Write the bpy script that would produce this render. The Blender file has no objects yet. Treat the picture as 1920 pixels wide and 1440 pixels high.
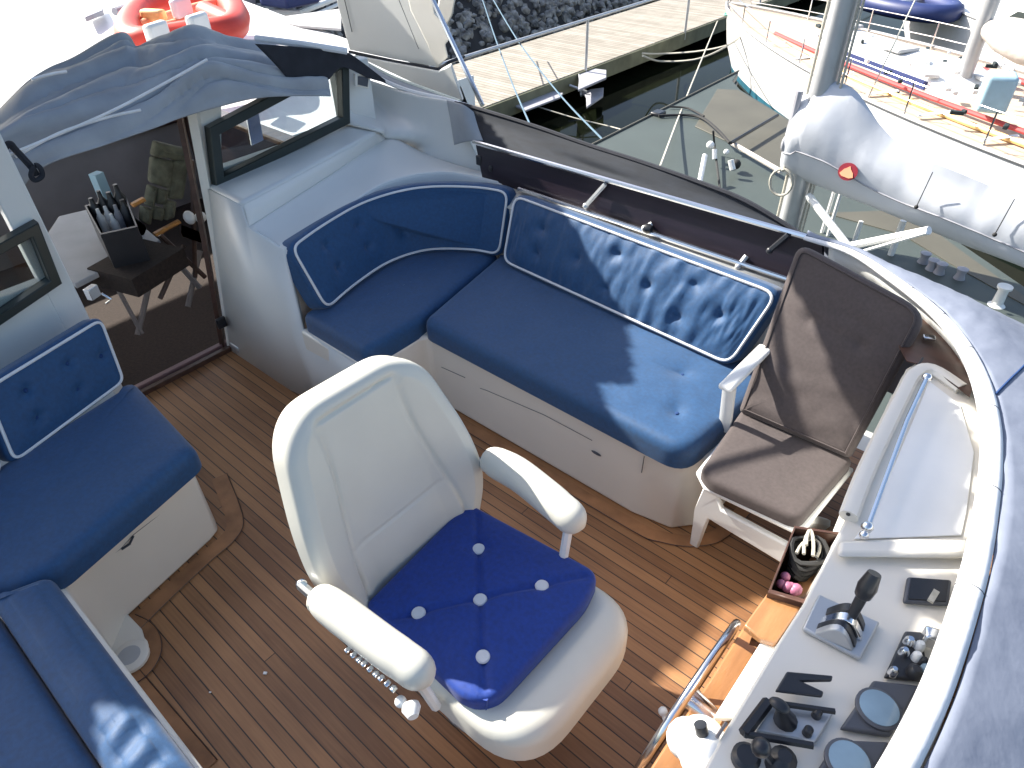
import bpy, bmesh, math, random
from mathutils import Vector, Matrix, noise
random.seed(7)
R_ = math.radians
S = bpy.context.scene
COL = S.collection
# ------------------------------------------------------------------ camera
CAMZ = 2.15
FPX = 1298.0
def _n(v): v = Vector(v); return v.normalized()
_Z = _n((-40, 1600, 1298)); _X = Vector((1899, -1005, 1298)); _X = (_X - _Z*_Z.dot(_X)).normalized(); _Y = _Z.cross(_X)
ROT = Matrix((_X, _Y, _Z))
cd = bpy.data.cameras.new('camera'); cam = bpy.data.objects.new('camera', cd); COL.objects.link(cam)
cd.sensor_width = 36; cd.lens = FPX/1920*36; cd.clip_start = 0.02; cd.clip_end = 400
cam.matrix_world = Matrix.Translation((0, 0, CAMZ)) @ ROT.to_4x4()
S.camera = cam
# ------------------------------------------------------------------ light
SUN = Vector((-0.26, -0.03, 0.20)).normalized()      # direction towards the sun
W = bpy.data.worlds.new("World"); S.world = W; W.use_nodes = True
nt = W.node_tree; bg = nt.nodes['Background']
sky = nt.nodes.new('ShaderNodeTexSky'); sky.sky_type = 'NISHITA'; sky.sun_disc = False
sky.sun_elevation = math.asin(SUN.z); sky.sun_rotation = math.atan2(SUN.x, SUN.y) % (2*math.pi)
sky.air_density = 1.0; sky.dust_density = 2.2; sky.ozone_density = 1.0
nt.links.new(sky.outputs[0], bg.inputs[0]); bg.inputs[1].default_value = 0.10
sd = bpy.data.lights.new('sun', 'SUN'); sd.energy = 5.0; sd.angle = R_(0.53); sd.color = (1, .95, .86)
so = bpy.data.objects.new('sun', sd); COL.objects.link(so); so.rotation_euler = SUN.to_track_quat('Z', 'Y').to_euler(); so.location = (-6, 0, 12)
S.view_settings.view_transform = 'Standard'; S.view_settings.look = 'None'; S.view_settings.gamma = 1
S.view_settings.exposure = 1.4
# ------------------------------------------------------------------ helpers
def P(px, py, z=None, x=None, y=None):
    """point of the place seen at that picture position on a plane z=, x= or y="""
    r = ROT @ Vector((px-960, -(py-720), -FPX))
    if z is not None: t = (z-CAMZ)/r.z
    elif x is not None: t = x/r.x
    else: t = y/r.y
    return Vector((r.x*t, r.y*t, CAMZ+r.z*t))
def tag(o, label=None, cat=None, group=None, kind=None):
    if label: o['label'] = label
    if cat: o['category'] = cat
    if group: o['group'] = group
    if kind: o['kind'] = kind
    return o
def thing(name, label, cat, loc=(0, 0, 0), group=None):
    o = bpy.data.objects.new(name, None); COL.objects.link(o); o.location = loc; o.empty_display_size = .1
    return tag(o, label, cat, group)
def copy_tree(o, parent=None):
    c = o.copy(); COL.objects.link(c)
    if parent: c.parent = parent
    for ch in list(o.children): copy_tree(ch, c)
    return c
class MB:
    def __init__(s): s.v = []; s.f = []
    def add(s, vs, fs):
        b = len(s.v); s.v += [Vector(v) for v in vs]; s.f += [tuple(i+b for i in f) for f in fs]; return s
    def box(s, c, d, rz=0, m=None):
        c = Vector(c); M = Matrix.Rotation(rz, 3, 'Z')
        if m: M = m
        vs = [c + M @ Vector((sx*d[0]/2, sy*d[1]/2, sz*d[2]/2)) for sx in (-1, 1) for sy in (-1, 1) for sz in (-1, 1)]
        return s.add(vs, [(0,1,3,2),(4,6,7,5),(0,4,5,1),(2,3,7,6),(0,2,6,4),(1,5,7,3)])
    def prism(s, pts, vec):
        pts = [Vector(p) for p in pts]; vec = Vector(vec); n = len(pts)
        nrm = sum(((pts[i]-pts[0]).cross(pts[(i+1) % n]-pts[0]) for i in range(1, n-1)), Vector())
        if nrm.dot(vec) > 0: pts = pts[::-1]
        return s.add(pts+[p+vec for p in pts], [tuple(range(n)), tuple(range(2*n-1, n-1, -1))] + [(i, i+n, (i+1) % n+n, (i+1) % n) for i in range(n)])
    def tube(s, path, r, seg=10, closed=False, flat=1.0):
        path = [Vector(p) for p in path]; n = len(path); rs = r if isinstance(r, (list, tuple)) else [r]*n
        ref = Vector((0, 0, 1)); rings = []
        t0 = (path[1]-path[0]).normalized()
        if abs(t0.z) > .9: ref = Vector((1, 0, 0))
        a = t0.cross(ref).normalized()
        for i in range(n):
            if closed: t = (path[(i+1) % n]-path[i-1]).normalized()
            else: t = (path[min(i+1, n-1)]-path[max(i-1, 0)]).normalized()
            a = (a - t*a.dot(t)).normalized(); b = t.cross(a)
            rings.append([path[i] + (a*math.cos(k*2*math.pi/seg)+b*math.sin(k*2*math.pi/seg)*flat)*rs[i] for k in range(seg)])
        vs = [p for rg in rings for p in rg]; fs = []
        m = n if closed else n-1
        for i in range(m):
            j = (i+1) % n
            for k in range(seg): fs.append((i*seg+k, i*seg+(k+1) % seg, j*seg+(k+1) % seg, j*seg+k))
        if not closed: fs += [tuple(range(seg))[::-1], tuple(range((n-1)*seg, n*seg))]
        return s.add(vs, fs)
    def lathe(s, c, prof, seg=24, axis=(0, 0, 1)):
        q = Vector((0, 0, 1)).rotation_difference(Vector(axis).normalized()); c = Vector(c); vs = []; n = len(prof)
        for r, h in prof:
            for k in range(seg): vs.append(c + q @ Vector((r*math.cos(2*math.pi*k/seg), r*math.sin(2*math.pi*k/seg), h)))
        fs = [(i*seg+k, i*seg+(k+1) % seg, (i+1)*seg+(k+1) % seg, (i+1)*seg+k) for i in range(n-1) for k in range(seg)]
        fs += [tuple(range(seg))[::-1], tuple(range((n-1)*seg, n*seg))]
        return s.add(vs, fs)
    def ball(s, c, r, seg=12, sc=(1, 1, 1)):
        c = Vector(c); vs = []; m = seg//2
        for i in range(m+1):
            th = math.pi*i/m
            for k in range(seg): vs.append(c+Vector((sc[0]*r*math.sin(th)*math.cos(2*math.pi*k/seg), sc[1]*r*math.sin(th)*math.sin(2*math.pi*k/seg), -sc[2]*r*math.cos(th))))
        return s.add(vs, [(i*seg+k, i*seg+(k+1) % seg, (i+1)*seg+(k+1) % seg, (i+1)*seg+k) for i in range(m) for k in range(seg)])
    def grid(s, g):
        n = len(g); m = len(g[0])
        return s.add([p for r in g for p in r], [(i*m+j, i*m+j+1, (i+1)*m+j+1, (i+1)*m+j) for i in range(n-1) for j in range(m-1)])
    def build(s, name, mat, parent=None, smooth=True, bevel=0, solid=0, sub=0, ang=40, seg=2):
        me = bpy.data.meshes.new(name); me.from_pydata([tuple(v) for v in s.v], [], s.f)
        bm = bmesh.new(); bm.from_mesh(me); bmesh.ops.remove_doubles(bm, verts=bm.verts, dist=1e-5); bmesh.ops.recalc_face_normals(bm, faces=bm.faces)
        bm.to_mesh(me); bm.free()
        o = bpy.data.objects.new(name, me); COL.objects.link(o)
        if parent: 
            o.parent = parent; o.matrix_parent_inverse = Matrix.Identity(4)
            w = parent; off = Vector()
            while w: off += w.location; w = w.parent
            me.transform(Matrix.Translation(-off))
        if mat: me.materials.append(mat)
        if solid:
            md = o.modifiers.new('t', 'SOLIDIFY'); md.thickness = solid; md.offset = 0
        if bevel:
            md = o.modifiers.new('b', 'BEVEL'); md.width = bevel; md.segments = seg; md.limit_method = 'ANGLE'; md.angle_limit = R_(35)
        if sub:
            md = o.modifiers.new('s', 'SUBSURF'); md.levels = sub; md.render_levels = sub
        if smooth:
            me.polygons.foreach_set('use_smooth', [True]*len(me.polygons))
            try: me.set_sharp_from_angle(angle=R_(ang))
            except Exception: pass
        return o
def cr(p0, p1, p2, p3, t):
    return .5*((2*p1)+(p2-p0)*t+(2*p0-5*p1+4*p2-p3)*t*t+(3*p1-p0-3*p2+p3)*t**3)
def spline(pts, n, closed=False):
    pts = [Vector(p) for p in pts]; m = len(pts); out = []
    segs = m if closed else m-1
    for i in range(segs):
        g = (lambda k: pts[k % m]) if closed else (lambda k: pts[max(0, min(m-1, k))])
        for k in range(n): out.append(cr(g(i-1), g(i), g(i+1), g(i+2), k/n))
    if not closed: out.append(pts[-1])
    return out
def net(rows, n=6, m=6):
    r2 = [spline(r, m) for r in rows]; cols = [spline([r[j] for r in r2], n) for j in range(len(r2[0]))]
    return [[cols[j][i] for j in range(len(cols))] for i in range(len(cols[0]))]
def rrect(pts, r, seg=6, per=.03):
    """rounded, resampled 2D outline; r one radius or a list"""
    out = []; n = len(pts); rs = r if isinstance(r, (list, tuple)) else [r]*n
    for i in range(n):
        p = Vector(pts[i]); a = Vector(pts[i-1]); b = Vector(pts[(i+1) % n]); da = (a-p).normalized(); db = (b-p).normalized()
        rr = max(rs[i], 1e-3); q0 = p+da*rr; q1 = p+db*rr
        for k in range(seg+1):
            t = k/seg; out.append(q0*(1-t)**2+p*2*t*(1-t)+q1*t*t)
    res = []
    for i in range(len(out)):
        a = out[i]; b = out[(i+1) % len(out)]; L = (b-a).length; k = max(1, int(L/per))
        for j in range(k):
            q = a+(b-a)*(j/k)
            if not res or (q-res[-1]).length > 1e-5: res.append(q)
    return res
def pad(outline, mp, t, er=.04, puff=.015, dim=(), dd=.02, ds=.05, wr=None, rings=14, mb=None):
    """cushion over a 2D outline; mp(u,v,h) maps to the place. returns MB, rim path"""
    mb = mb or MB(); n = len(outline); c = sum(outline, Vector((0, 0)))/n
    ar = sum(outline[i].x*outline[(i+1) % n].y-outline[(i+1) % n].x*outline[i].y for i in range(n)); sg = 1 if ar > 0 else -1
    nr = []
    for i in range(n):
        t_ = (outline[(i+1) % n]-outline[i-1]).normalized(); nr.append(Vector((-t_.y, t_.x))*sg)
    R = [([p for p in outline], [0]*n)]
    R.append(([p+q*0 for p, q in zip(outline, nr)], [t-er]*n))
    for k in range(1, 5):
        a = k*math.pi/8; d = er*(1-math.cos(a)); R.append(([p+q*d for p, q in zip(outline, nr)], [t-er+er*math.sin(a)]*n))
    base = R[-1][0]
    xa, xb = min(p.x for p in base), max(p.x for p in base); ya, yb = min(p.y for p in base), max(p.y for p in base)
    def med(p):
        w_, h_ = xb-xa, yb-ya
        if w_ > 1.5*h_: return Vector((max(xa+h_/2, min(xb-h_/2, p.x)), c.y))
        if h_ > 1.5*w_: return Vector((c.x, max(ya+w_/2, min(yb-w_/2, p.y))))
        return c
    lng = (xb-xa) > 1.5*(yb-ya) or (yb-ya) > 1.5*(xb-xa)
    for k in range(1, rings+(1 if lng else 0)):
        f = k/rings; R.append(([med(p)+(p-med(p))*(1-f) for p in base], [t+puff*(1-(1-f)**3)]*n))
    g = []
    for ki, (ps, hs) in enumerate(R):
        row = []
        for p, h in zip(ps, hs):
            if h > t-er*.5:
                for b in dim:
                    q = (p-Vector(b)).length; h -= dd*math.exp(-(q/ds)**2)+dd*.5*math.exp(-(q/(ds*.35))**2)
                if wr: h += wr(p.x, p.y)*min(1, (ki-3)/4 if ki > 3 else 0)
            row.append(mp(p.x, p.y, h))
        row.append(row[0]); g.append(row)
    mb.grid(g)
    h = t+puff
    for b in dim:
        q = (c-Vector(b)).length
    mb.add([mp(p.x, p.y, 0) for p in outline], [tuple(range(n))])
    last = g[-1][:-1]; ctr = sum(last, Vector())/len(last); b = len(mb.v); m = len(last)
    if not lng: mb.add(last+[ctr], [(i, (i+1) % m, m) for i in range(m)])
    rim = [mp((p+q*er*.75).x, (p+q*er*.75).y, t-er*.03+.003) for p, q in zip(outline, nr)]
    return mb, rim
def V3(*a): return Vector(a)
def nz(p, s=1.0, o=0): return noise.noise(Vector((p[0]*s+o, p[1]*s, (p[2] if len(p) > 2 else 0)*s)))
# ------------------------------------------------------------------ materials
def mat(name, col, rough=.5, metal=0, var=.06, vs=8, bump=0, bs=60, spec=.5, sheen=0, coat=0, alpha=1, trans=0, emit=None, stretch=None, bd=.01, col2=None, detail=4):
    m = bpy.data.materials.new(name); m.use_nodes = True; t = m.node_tree; b = t.nodes['Principled BSDF']
    b.inputs['Roughness'].default_value = rough; b.inputs['Metallic'].default_value = metal
    b.inputs['Specular IOR Level'].default_value = spec
    if sheen: b.inputs['Sheen Weight'].default_value = sheen; b.inputs['Sheen Roughness'].default_value = .5
    if coat: b.inputs['Coat Weight'].default_value = coat; b.inputs['Coat Roughness'].default_value = .08
    if trans: b.inputs['Transmission Weight'].default_value = trans
    b.inputs['Alpha'].default_value = alpha
    tc = t.nodes.new('ShaderNodeTexCoord'); mp = t.nodes.new('ShaderNodeMapping'); t.links.new(tc.outputs['Object'], mp.inputs[0])
    if stretch: mp.inputs['Scale'].default_value = stretch
    nn = t.nodes.new('ShaderNodeTexNoise'); nn.inputs['Scale'].default_value = vs; nn.inputs['Detail'].default_value = detail; t.links.new(mp.outputs[0], nn.inputs[0])
    rp = t.nodes.new('ShaderNodeValToRGB'); c = Vector(col)
    rp.color_ramp.elements[0].position = .3; rp.color_ramp.elements[1].position = .7
    ca = c*(1-var); cb = Vector(col2) if col2 else c*(1+var)
    rp.color_ramp.elements[0].color = (*ca, 1); rp.color_ramp.elements[1].color = (*cb, 1)
    t.links.new(nn.outputs[0], rp.inputs[0]); t.links.new(rp.outputs[0], b.inputs['Base Color'])
    if bump:
        n2 = t.nodes.new('ShaderNodeTexNoise'); n2.inputs['Scale'].default_value = bs; n2.inputs['Detail'].default_value = 3; t.links.new(mp.outputs[0], n2.inputs[0])
        bu = t.nodes.new('ShaderNodeBump'); bu.inputs['Strength'].default_value = bump; bu.inputs['Distance'].default_value = bd
        t.links.new(n2.outputs[0], bu.inputs['Height']); t.links.new(bu.outputs[0], b.inputs['Normal'])
    if emit: b.inputs['Emission Color'].default_value = (*emit, 1); b.inputs['Emission Strength'].default_value = 1
    return m
M = {}
M['gel'] = mat('gelcoat', (.74, .70, .62), .32, var=.03, vs=3, bump=.05, bs=14, coat=.2)
M['gel2'] = mat('cabin_gelcoat', (.66, .66, .63), .4, var=.03, vs=2.5, bump=.08, bs=300)
M['white'] = mat('white_paint', (.8, .8, .78), .35, var=.04, vs=5)
M['vinyl'] = mat('cream_vinyl', (.62, .60, .52), .38, var=.03, vs=6, bump=.12, bs=350, bd=.002)
M['blue'] = mat('blue_canvas_fabric', (.004, .052, .145), .64, var=.16, vs=70, bump=.25, bs=420, bd=.002, sheen=.22, spec=.5)
M['blueback'] = mat('blue_cushion_edge', (.008, .04, .14), .8, var=.1, vs=40)
M['navy'] = mat('navy_pad_fabric', (.002, .034, .235), .7, var=.16, vs=80, bump=.2, bs=500, bd=.002, sheen=.15)
M['pipe'] = mat('white_piping', (.66, .66, .66), .55)
M['brown'] = mat('taupe_fabric', (.066, .052, .050), .85, var=.12, vs=90, bump=.25, bs=500, bd=.002, sheen=.1)
M['plastic'] = mat('white_plastic', (.76, .76, .73), .35)
M['steel'] = mat('stainless_steel', (.72, .73, .75), .16, metal=1, var=.03)
M['alu'] = mat('anodised_aluminium', (.5, .51, .52), .4, metal=.55, var=.05)
M['black'] = mat('black_plastic', (.02, .021, .025), .35, var=.1)
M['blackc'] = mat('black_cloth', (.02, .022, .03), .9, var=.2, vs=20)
M['frame'] = mat('dark_window_frame', (.022, .03, .028), .35, var=.1)
M['canvas'] = mat('grey_blue_canvas', (.28, .30, .325), .55, var=.10, vs=6, bump=.3, bs=260, bd=.002, col2=(.34, .36, .385))
M['cover'] = mat('grey_tarpaulin', (.17, .195, .26), .8, var=.12, vs=9, bump=.4, bs=30, bd=.004, col2=(.20, .225, .285))
M['mesh'] = mat('dark_weather_cloth', (.012, .016, .024), .85, var=.25, vs=12, bump=.3, bs=200, bd=.003, stretch=(1, 4, 4))
M['maroon'] = mat('dark_varnished_side', (.020, .013, .020), .35, var=.25, vs=7, stretch=(.6, 6, 6), coat=.2)
M['trim'] = mat('white_leather_trim', (.72, .72, .72), .45, var=.08, vs=12, bump=.2, bs=60, bd=.004)
M['wood'] = mat('varnished_teak', (.28, .13, .05), .3, var=.3, vs=5, bump=.1, stretch=(4, .7, 2), coat=.4, col2=(.38, .19, .08))
M['darkwood'] = mat('dark_wood', (.07, .035, .025), .4, var=.3, vs=6, stretch=(.6, 5, 5))
M['margin'] = mat('teak_margin', (.28, .13, .055), .6, var=.25, vs=9, col2=(.42, .20, .085), bump=.2, bs=90, bd=.003)
M['carpet'] = mat('dark_brown_carpet', (.030, .019, .014), .95, var=.3, vs=60, bump=.3, bs=200)
M['tan'] = mat('tan_wall', (.29, .25, .23), .8, var=.1, vs=4)
M['green'] = mat('olive_chair_fabric', (.13, .13, .09), .9, var=.3, vs=25, bump=.3, bs=100)
M['oak'] = mat('orange_wood', (.55, .24, .06), .45, var=.2, vs=10, stretch=(1, 6, 6))
M['deckgrey'] = mat('grey_green_deck_paint', (.056, .070, .064), .55, var=.1, vs=1.3, bump=.1, bs=80)
M['decktan'] = mat('tan_hatch_paint', (.088, .083, .064), .6, var=.12, vs=1.6)
M['boot'] = mat('teal_boot_stripe', (.02, .11, .16), .5, var=.25, vs=6)
M['anti'] = mat('dark_antifouling', (.012, .022, .025), .7)
M['planks'] = None
M['rock'] = mat('grey_boulder', (.05, .05, .05), .9, var=.5, vs=4.5, bump=.5, bs=12, bd=.04, col2=(.36, .35, .33), detail=2)
M['sailw'] = mat('white_sail_cover', (.54, .56, .60), .7, var=.04, vs=3, bump=.1, bs=8, bd=.02)
M['red'] = mat('red_cloth', (.5, .06, .06), .6)
M['orange'] = mat('orange_inflatable', (.6, .05, .03), .5, var=.15, vs=3)
M['orange2'] = mat('light_orange_rubber', (.85, .33, .18), .5)
M['yellow'] = mat('yellow_varnished_wood', (.75, .5, .2), .5, var=.2)
M['ropeb'] = mat('blue_mooring_rope', (.09, .16, .22), .8, bump=.4, bs=200, var=.3, vs=60)
M['rope'] = mat('beige_mooring_rope', (.42, .40, .34), .8, var=.2, vs=60)
M['roped'] = mat('dark_rope', (.02, .02, .02), .8)
M['mint'] = mat('mint_green_rope', (.12, .45, .33), .7, var=.3, vs=20)
M['pink'] = mat('pink_plastic', (.35, .12, .2), .5)
M['blueglass'] = mat('instrument_glass', (.22, .32, .40), .12, var=.12, vs=14, coat=.6)
M['bezel'] = mat('grey_bezel', (.07, .075, .09), .4)
M['bluecov'] = mat('light_blue_cover', (.35, .52, .6), .7)
M['navyrub'] = mat('navy_rubber', (.02, .035, .13), .5)
M['greyd'] = mat('light_grey_deck', (.42, .42, .42), .7, var=.08)
M['bagtan'] = mat('beige_sail_cloth', (.5, .46, .42), .8, var=.2, vs=3, bump=.3, bs=6, bd=.05)
M['teakdeck'] = mat('weathered_teak_deck', (.50, .40, .30), .7, var=.2, vs=8, stretch=(1, 6, 1))
M['steps'] = mat('grey_step_plate', (.34, .34, .37), .6, var=.1)
M['pbeam'] = mat('pontoon_beam', (.16, .16, .10), .8, var=.3, vs=2)
def glassmat():
    m = bpy.data.materials.new('window_glass'); m.use_nodes = True; t = m.node_tree; t.nodes.remove(t.nodes['Principled BSDF'])
    a = t.nodes.new('ShaderNodeBsdfTransparent'); a.inputs[0].default_value = (.78, .82, .82, 1); g = t.nodes.new('ShaderNodeBsdfGlossy'); g.inputs['Roughness'].default_value = .03
    mx = t.nodes.new('ShaderNodeMixShader'); mx.inputs[0].default_value = .07
    t.links.new(a.outputs[0], mx.inputs[1]); t.links.new(g.outputs[0], mx.inputs[2]); t.links.new(mx.outputs[0], t.nodes['Material Output'].inputs[0]); return m
M['glass'] = glassmat()
def plankmat(name, w, axis, c1, c2, gap, gapcol, length=2.2, rough=.6, seed=0, grain=1, dirt=0):
    """boards running along one axis with dark seams, random tone per board and butt joints"""
    m = bpy.data.materials.new(name); m.use_nodes = True; t = m.node_tree; b = t.nodes['Principled BSDF']; N = t.nodes.new; L = t.links.new
    b.inputs['Roughness'].default_value = rough
    tc = N('ShaderNodeTexCoord'); sp = N('ShaderNodeSeparateXYZ'); L(tc.outputs['Object'], sp.inputs[0])
    A = sp.outputs[0 if axis == 'X' else 1]; B = sp.outputs[1 if axis == 'X' else 0]
    def mth(op, x, y=None, z=None):
        n = N('ShaderNodeMath'); n.operation = op
        for i, v in enumerate((x, y, z)):
            if v is None: continue
            if isinstance(v, (int, float)): n.inputs[i].default_value = v
            else: L(v, n.inputs[i])
        return n.outputs[0]
    q = mth('DIVIDE', B, w); fr = mth('FRACT', q); idx = mth('FLOOR', q)
    wn = N('ShaderNodeTexWhiteNoise'); wn.noise_dimensions = '1D'; L(idx, wn.inputs['W'])
    sh = mth('ADD', mth('DIVIDE', A, length), mth('MULTIPLY', wn.outputs[0], 5.0)); fr2 = mth('FRACT', sh); id2 = mth('FLOOR', sh)
    w2 = N('ShaderNodeTexWhiteNoise'); w2.noise_dimensions = '2D'; cb = N('ShaderNodeCombineXYZ'); L(idx, cb.inputs[0]); L(id2, cb.inputs[1]); L(cb.outputs[0], w2.inputs['Vector'])
    mp = N('ShaderNodeMapping'); mp.inputs['Scale'].default_value = (2, 45, 1) if axis == 'X' else (45, 2, 1); L(tc.outputs['Object'], mp.inputs[0])
    nn = N('ShaderNodeTexNoise'); nn.inputs['Scale'].default_value = 3*grain; nn.inputs['Detail'].default_value = 6; L(mp.outputs[0], nn.inputs[0])
    big = N('ShaderNodeTexNoise'); big.inputs['Scale'].default_value = 2.2; big.inputs['Detail'].default_value = 4; L(tc.outputs['Object'], big.inputs[0])
    f = mth('ADD', mth('MULTIPLY', w2.outputs[0], .4), mth('ADD', mth('MULTIPLY', nn.outputs[0], .5), mth('MULTIPLY', mth('SUBTRACT', big.outputs[0], .5), .9)))
    rp = N('ShaderNodeValToRGB'); rp.color_ramp.elements[0].position = .2; rp.color_ramp.elements[1].position = .75
    rp.color_ramp.elements[0].color = (*c1, 1); rp.color_ramp.elements[1].color = (*c2, 1); L(f, rp.inputs[0])
    wob = mth('MULTIPLY', mth('SUBTRACT', nn.outputs[0], .5), gap*.5)
    g1 = mth('LESS_THAN', mth('ADD', fr, wob), gap)
    g2 = mth('LESS_THAN', fr2, .002/length*1.5)
    g = mth('MAXIMUM', g1, g2)
    mx = N('ShaderNodeMix'); mx.data_type = 'RGBA'; L(g, mx.inputs[0]); L(rp.outputs[0], mx.inputs[6]); mx.inputs[7].default_value = (*gapcol, 1)
    L(mx.outputs[2], b.inputs['Base Color'])
    bu = N('ShaderNodeBump'); bu.inputs['Strength'].default_value = .35; bu.inputs['Distance'].default_value = .003
    L(mth('SUBTRACT', mth('MULTIPLY', nn.outputs[0], .4), g), bu.inputs['Height']); L(bu.outputs[0], b.inputs['Normal'])
    return m
M['teak'] = plankmat('teak_deck', .043, 'X', (.20, .092, .040), (.41, .205, .088), .09, (.04, .025, .017), length=5.5, rough=.5)
M['planks'] = plankmat('pontoon_planks', .145, 'X', (.25, .225, .185), (.38, .35, .30), .10, (.06, .045, .03), length=9, rough=.8, grain=.5)
def watermat():
    m = bpy.data.materials.new('harbour_water'); m.use_nodes = True; t = m.node_tree; b = t.nodes['Principled BSDF']
    b.inputs['Roughness'].default_value = .05; b.inputs['IOR'].default_value = 1.33; b.inputs['Specular IOR Level'].default_value = .07
    nn = t.nodes.new('ShaderNodeTexNoise'); nn.inputs['Scale'].default_value = .35; nn.inputs['Detail'].default_value = 5
    rp = t.nodes.new('ShaderNodeValToRGB'); rp.color_ramp.elements[0].color = (.004, .0055, .003, 1); rp.color_ramp.elements[1].color = (.020, .020, .006, 1)
    rp.color_ramp.elements[0].position = .4; rp.color_ramp.elements[1].position = .7
    t.links.new(nn.outputs[0], rp.inputs[0]); t.links.new(rp.outputs[0], b.inputs['Base Color'])
    n2 = t.nodes.new('ShaderNodeTexNoise'); n2.inputs['Scale'].default_value = 1.3; bu = t.nodes.new('ShaderNodeBump'); bu.inputs['Strength'].default_value = .05; bu.inputs['Distance'].default_value = .05
    t.links.new(n2.outputs[0], bu.inputs['Height']); t.links.new(bu.outputs[0], b.inputs['Normal']); return m
M['water'] = watermat()

# ------------------------------------------------------------------ setting: water, bank, quay ground
ZW = -3.0
tag(MB().add([(-120, -120, ZW), (120, -120, ZW), (120, 160, ZW), (-120, 160, ZW)], [(0, 1, 2, 3)]).build('water', M['water'], smooth=False), kind='structure')
g = []
for i in range(30):
    a = i/29; row = []
    for j in range(60):
        y = -30+j*2.0; x = -13.2-a*9; z = -3.4+min(a*2.2, 1)*3.9
        row.append(Vector((x, y, z+.15*nz((x, y, z), .5))))
    g.append(row)
tag(MB().grid(g).build('embankment', mat('dark_earth', (.035, .033, .033), .95, var=.4, vs=2)), kind='structure')
mb = MB()
def rock(mb, c, r):
    bm = bmesh.new(); bmesh.ops.create_icosphere(bm, subdivisions=1, radius=1); sx, sy, sz = [random.uniform(.7, 1.2) for _ in range(3)]; o = random.uniform(0, 99)
    q = Matrix.Rotation(random.uniform(0, 6), 3, 'Z') @ Matrix.Rotation(random.uniform(0, 3), 3, 'X')
    for v in bm.verts:
        k = 1+.45*noise.noise(v.co*1.3+Vector((o, 0, 0))); v.co = q @ Vector((v.co.x*sx, v.co.y*sy, v.co.z*sz))*k*r
    mb.add([v.co+Vector(c) for v in bm.verts], [tuple(v.index for v in f.verts) for f in bm.faces]); bm.free()
for k in range(5200):
    a = random.random(); y = random.uniform(8, 36); x = -13.2-a*4.6; z = -3.4+min(a*4.6/9*2.2, 1)*3.9
    rock(mb, (x, y, z), random.uniform(.07, .17))
tag(mb.build('embankment_rocks', M['rock'], ang=25), 'heap of grey broken boulders on the bank behind the pontoon', 'rocks', kind='stuff')

# ------------------------------------------------------------------ pontoon
ZP = -2.4
pa = P(900, 190, z=ZP); pbx = -10.15
po = thing('pontoon', 'sun bleached plank pontoon with a steel handrail along the water', 'pontoon', (-11.4, 14, ZP))
MB().box((-11.5, 22.9, ZP-.05), (2.75, 30.2, .1)).build('deck_boards', M['planks'], po, smooth=False)
MB().box((-10.12, 22.9, ZP-.2), (.1, 30.2, .36)).box((-12.9, 22.9, ZP-.2), (.1, 30.2, .36)).build('edge_beam', M['pbeam'], po, bevel=.01)
sx = -10.1; yb = P(1098, 130, x=sx).y
rail = MB().tube([(sx, 7.9, ZP+1.06), (sx, 40, ZP+1.06)], .035).build('handrail', M['alu'], po)
for k in range(-1, 5):
    MB().tube([(sx, yb+k*4.6, ZP-.2), (sx, yb+k*4.6, ZP+1.06)], .035).build('rail_post', M['alu'], po)
for k in range(6):
    MB().lathe((-11.5, 10+k*5, -4.5), [(.28, 0), (.28, 2.05)]).build('float', M['anti'], po)
# hexagonal step plates fixed to the pontoon edge
def stepplate(pxs, z, label, name='step_plate'):
    pts = [P(a, b, z=z) for a, b in pxs]; o = MB().prism(pts, (0, 0, -.04)).build(name, M['steps'], bevel=.008); return tag(o, label, 'step plate')
t = thing('boarding_step', 'pale grey folding boarding step at the foot of the pontoon rail post', 'boarding step', (-10, 10.4, -2.6))
for pxs, z in (([(1082, 133), (1112, 128), (1137, 131), (1137, 145), (1084, 168), (1086, 146)], -2.45), ([(1092, 173), (1108, 167), (1132, 164), (1131, 179), (1100, 200), (1099, 180)], -2.75)):
    MB().prism([P(a, b, z=z) for a, b in pxs], (0, 0, -.05)).build('tread', M['steps'], t, bevel=.008)
MB().tube([P(1086, 140, z=-2.45), P(1090, 180, z=-2.8)], .03).tube([P(1068, 160, z=-2.6), P(1100, 172, z=-2.7)], .03).build('bracket', M['alu'], t)
stepplate([(950, 192), (1010, 166), (1056, 174), (1050, 182), (987, 206)], -2.6, 'flat grey pointed platform floating below the pontoon edge', 'swim_platform')
# mooring lines
def rope(name, label, pts, m, r, cat='rope', sag=0, group=None):
    return tag(MB().tube(spline(pts, 8), r, 6).build(name, m), label, cat, group)
def PW(px, py, z): return P(px, py, z=z)
rope('mooring_rope', 'blue mooring rope leading down from the rocks past the grey platform', [PW(905, 0, -1.2), PW(930, 75, -1.4), PW(962, 160, -1.5), PW(998, 243, -1.2)], M['ropeb'], .014)
rope('mooring_rope', 'blue mooring rope crossing the pontoon rail to the dark water', [PW(925, 0, -1.2), PW(975, 82, -1.4), PW(1050, 178, -1.5), PW(1130, 262, -1.2)], M['ropeb'], .014)
rope('mooring_rope', 'thin beige rope running low across the dark water', [PW(1008, 200, -2.7), PW(1080, 222, -2.8), PW(1165, 243, -2.75), PW(1300, 290, -1.5)], M['rope'], .014)
rope('mooring_rope', 'straight beige rope crossing the dark water beside the white bow', [PW(1345, 40, -1.7), PW(1290, 175, -1.3), PW(1238, 312, -.9)], M['rope'], .014)
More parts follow.
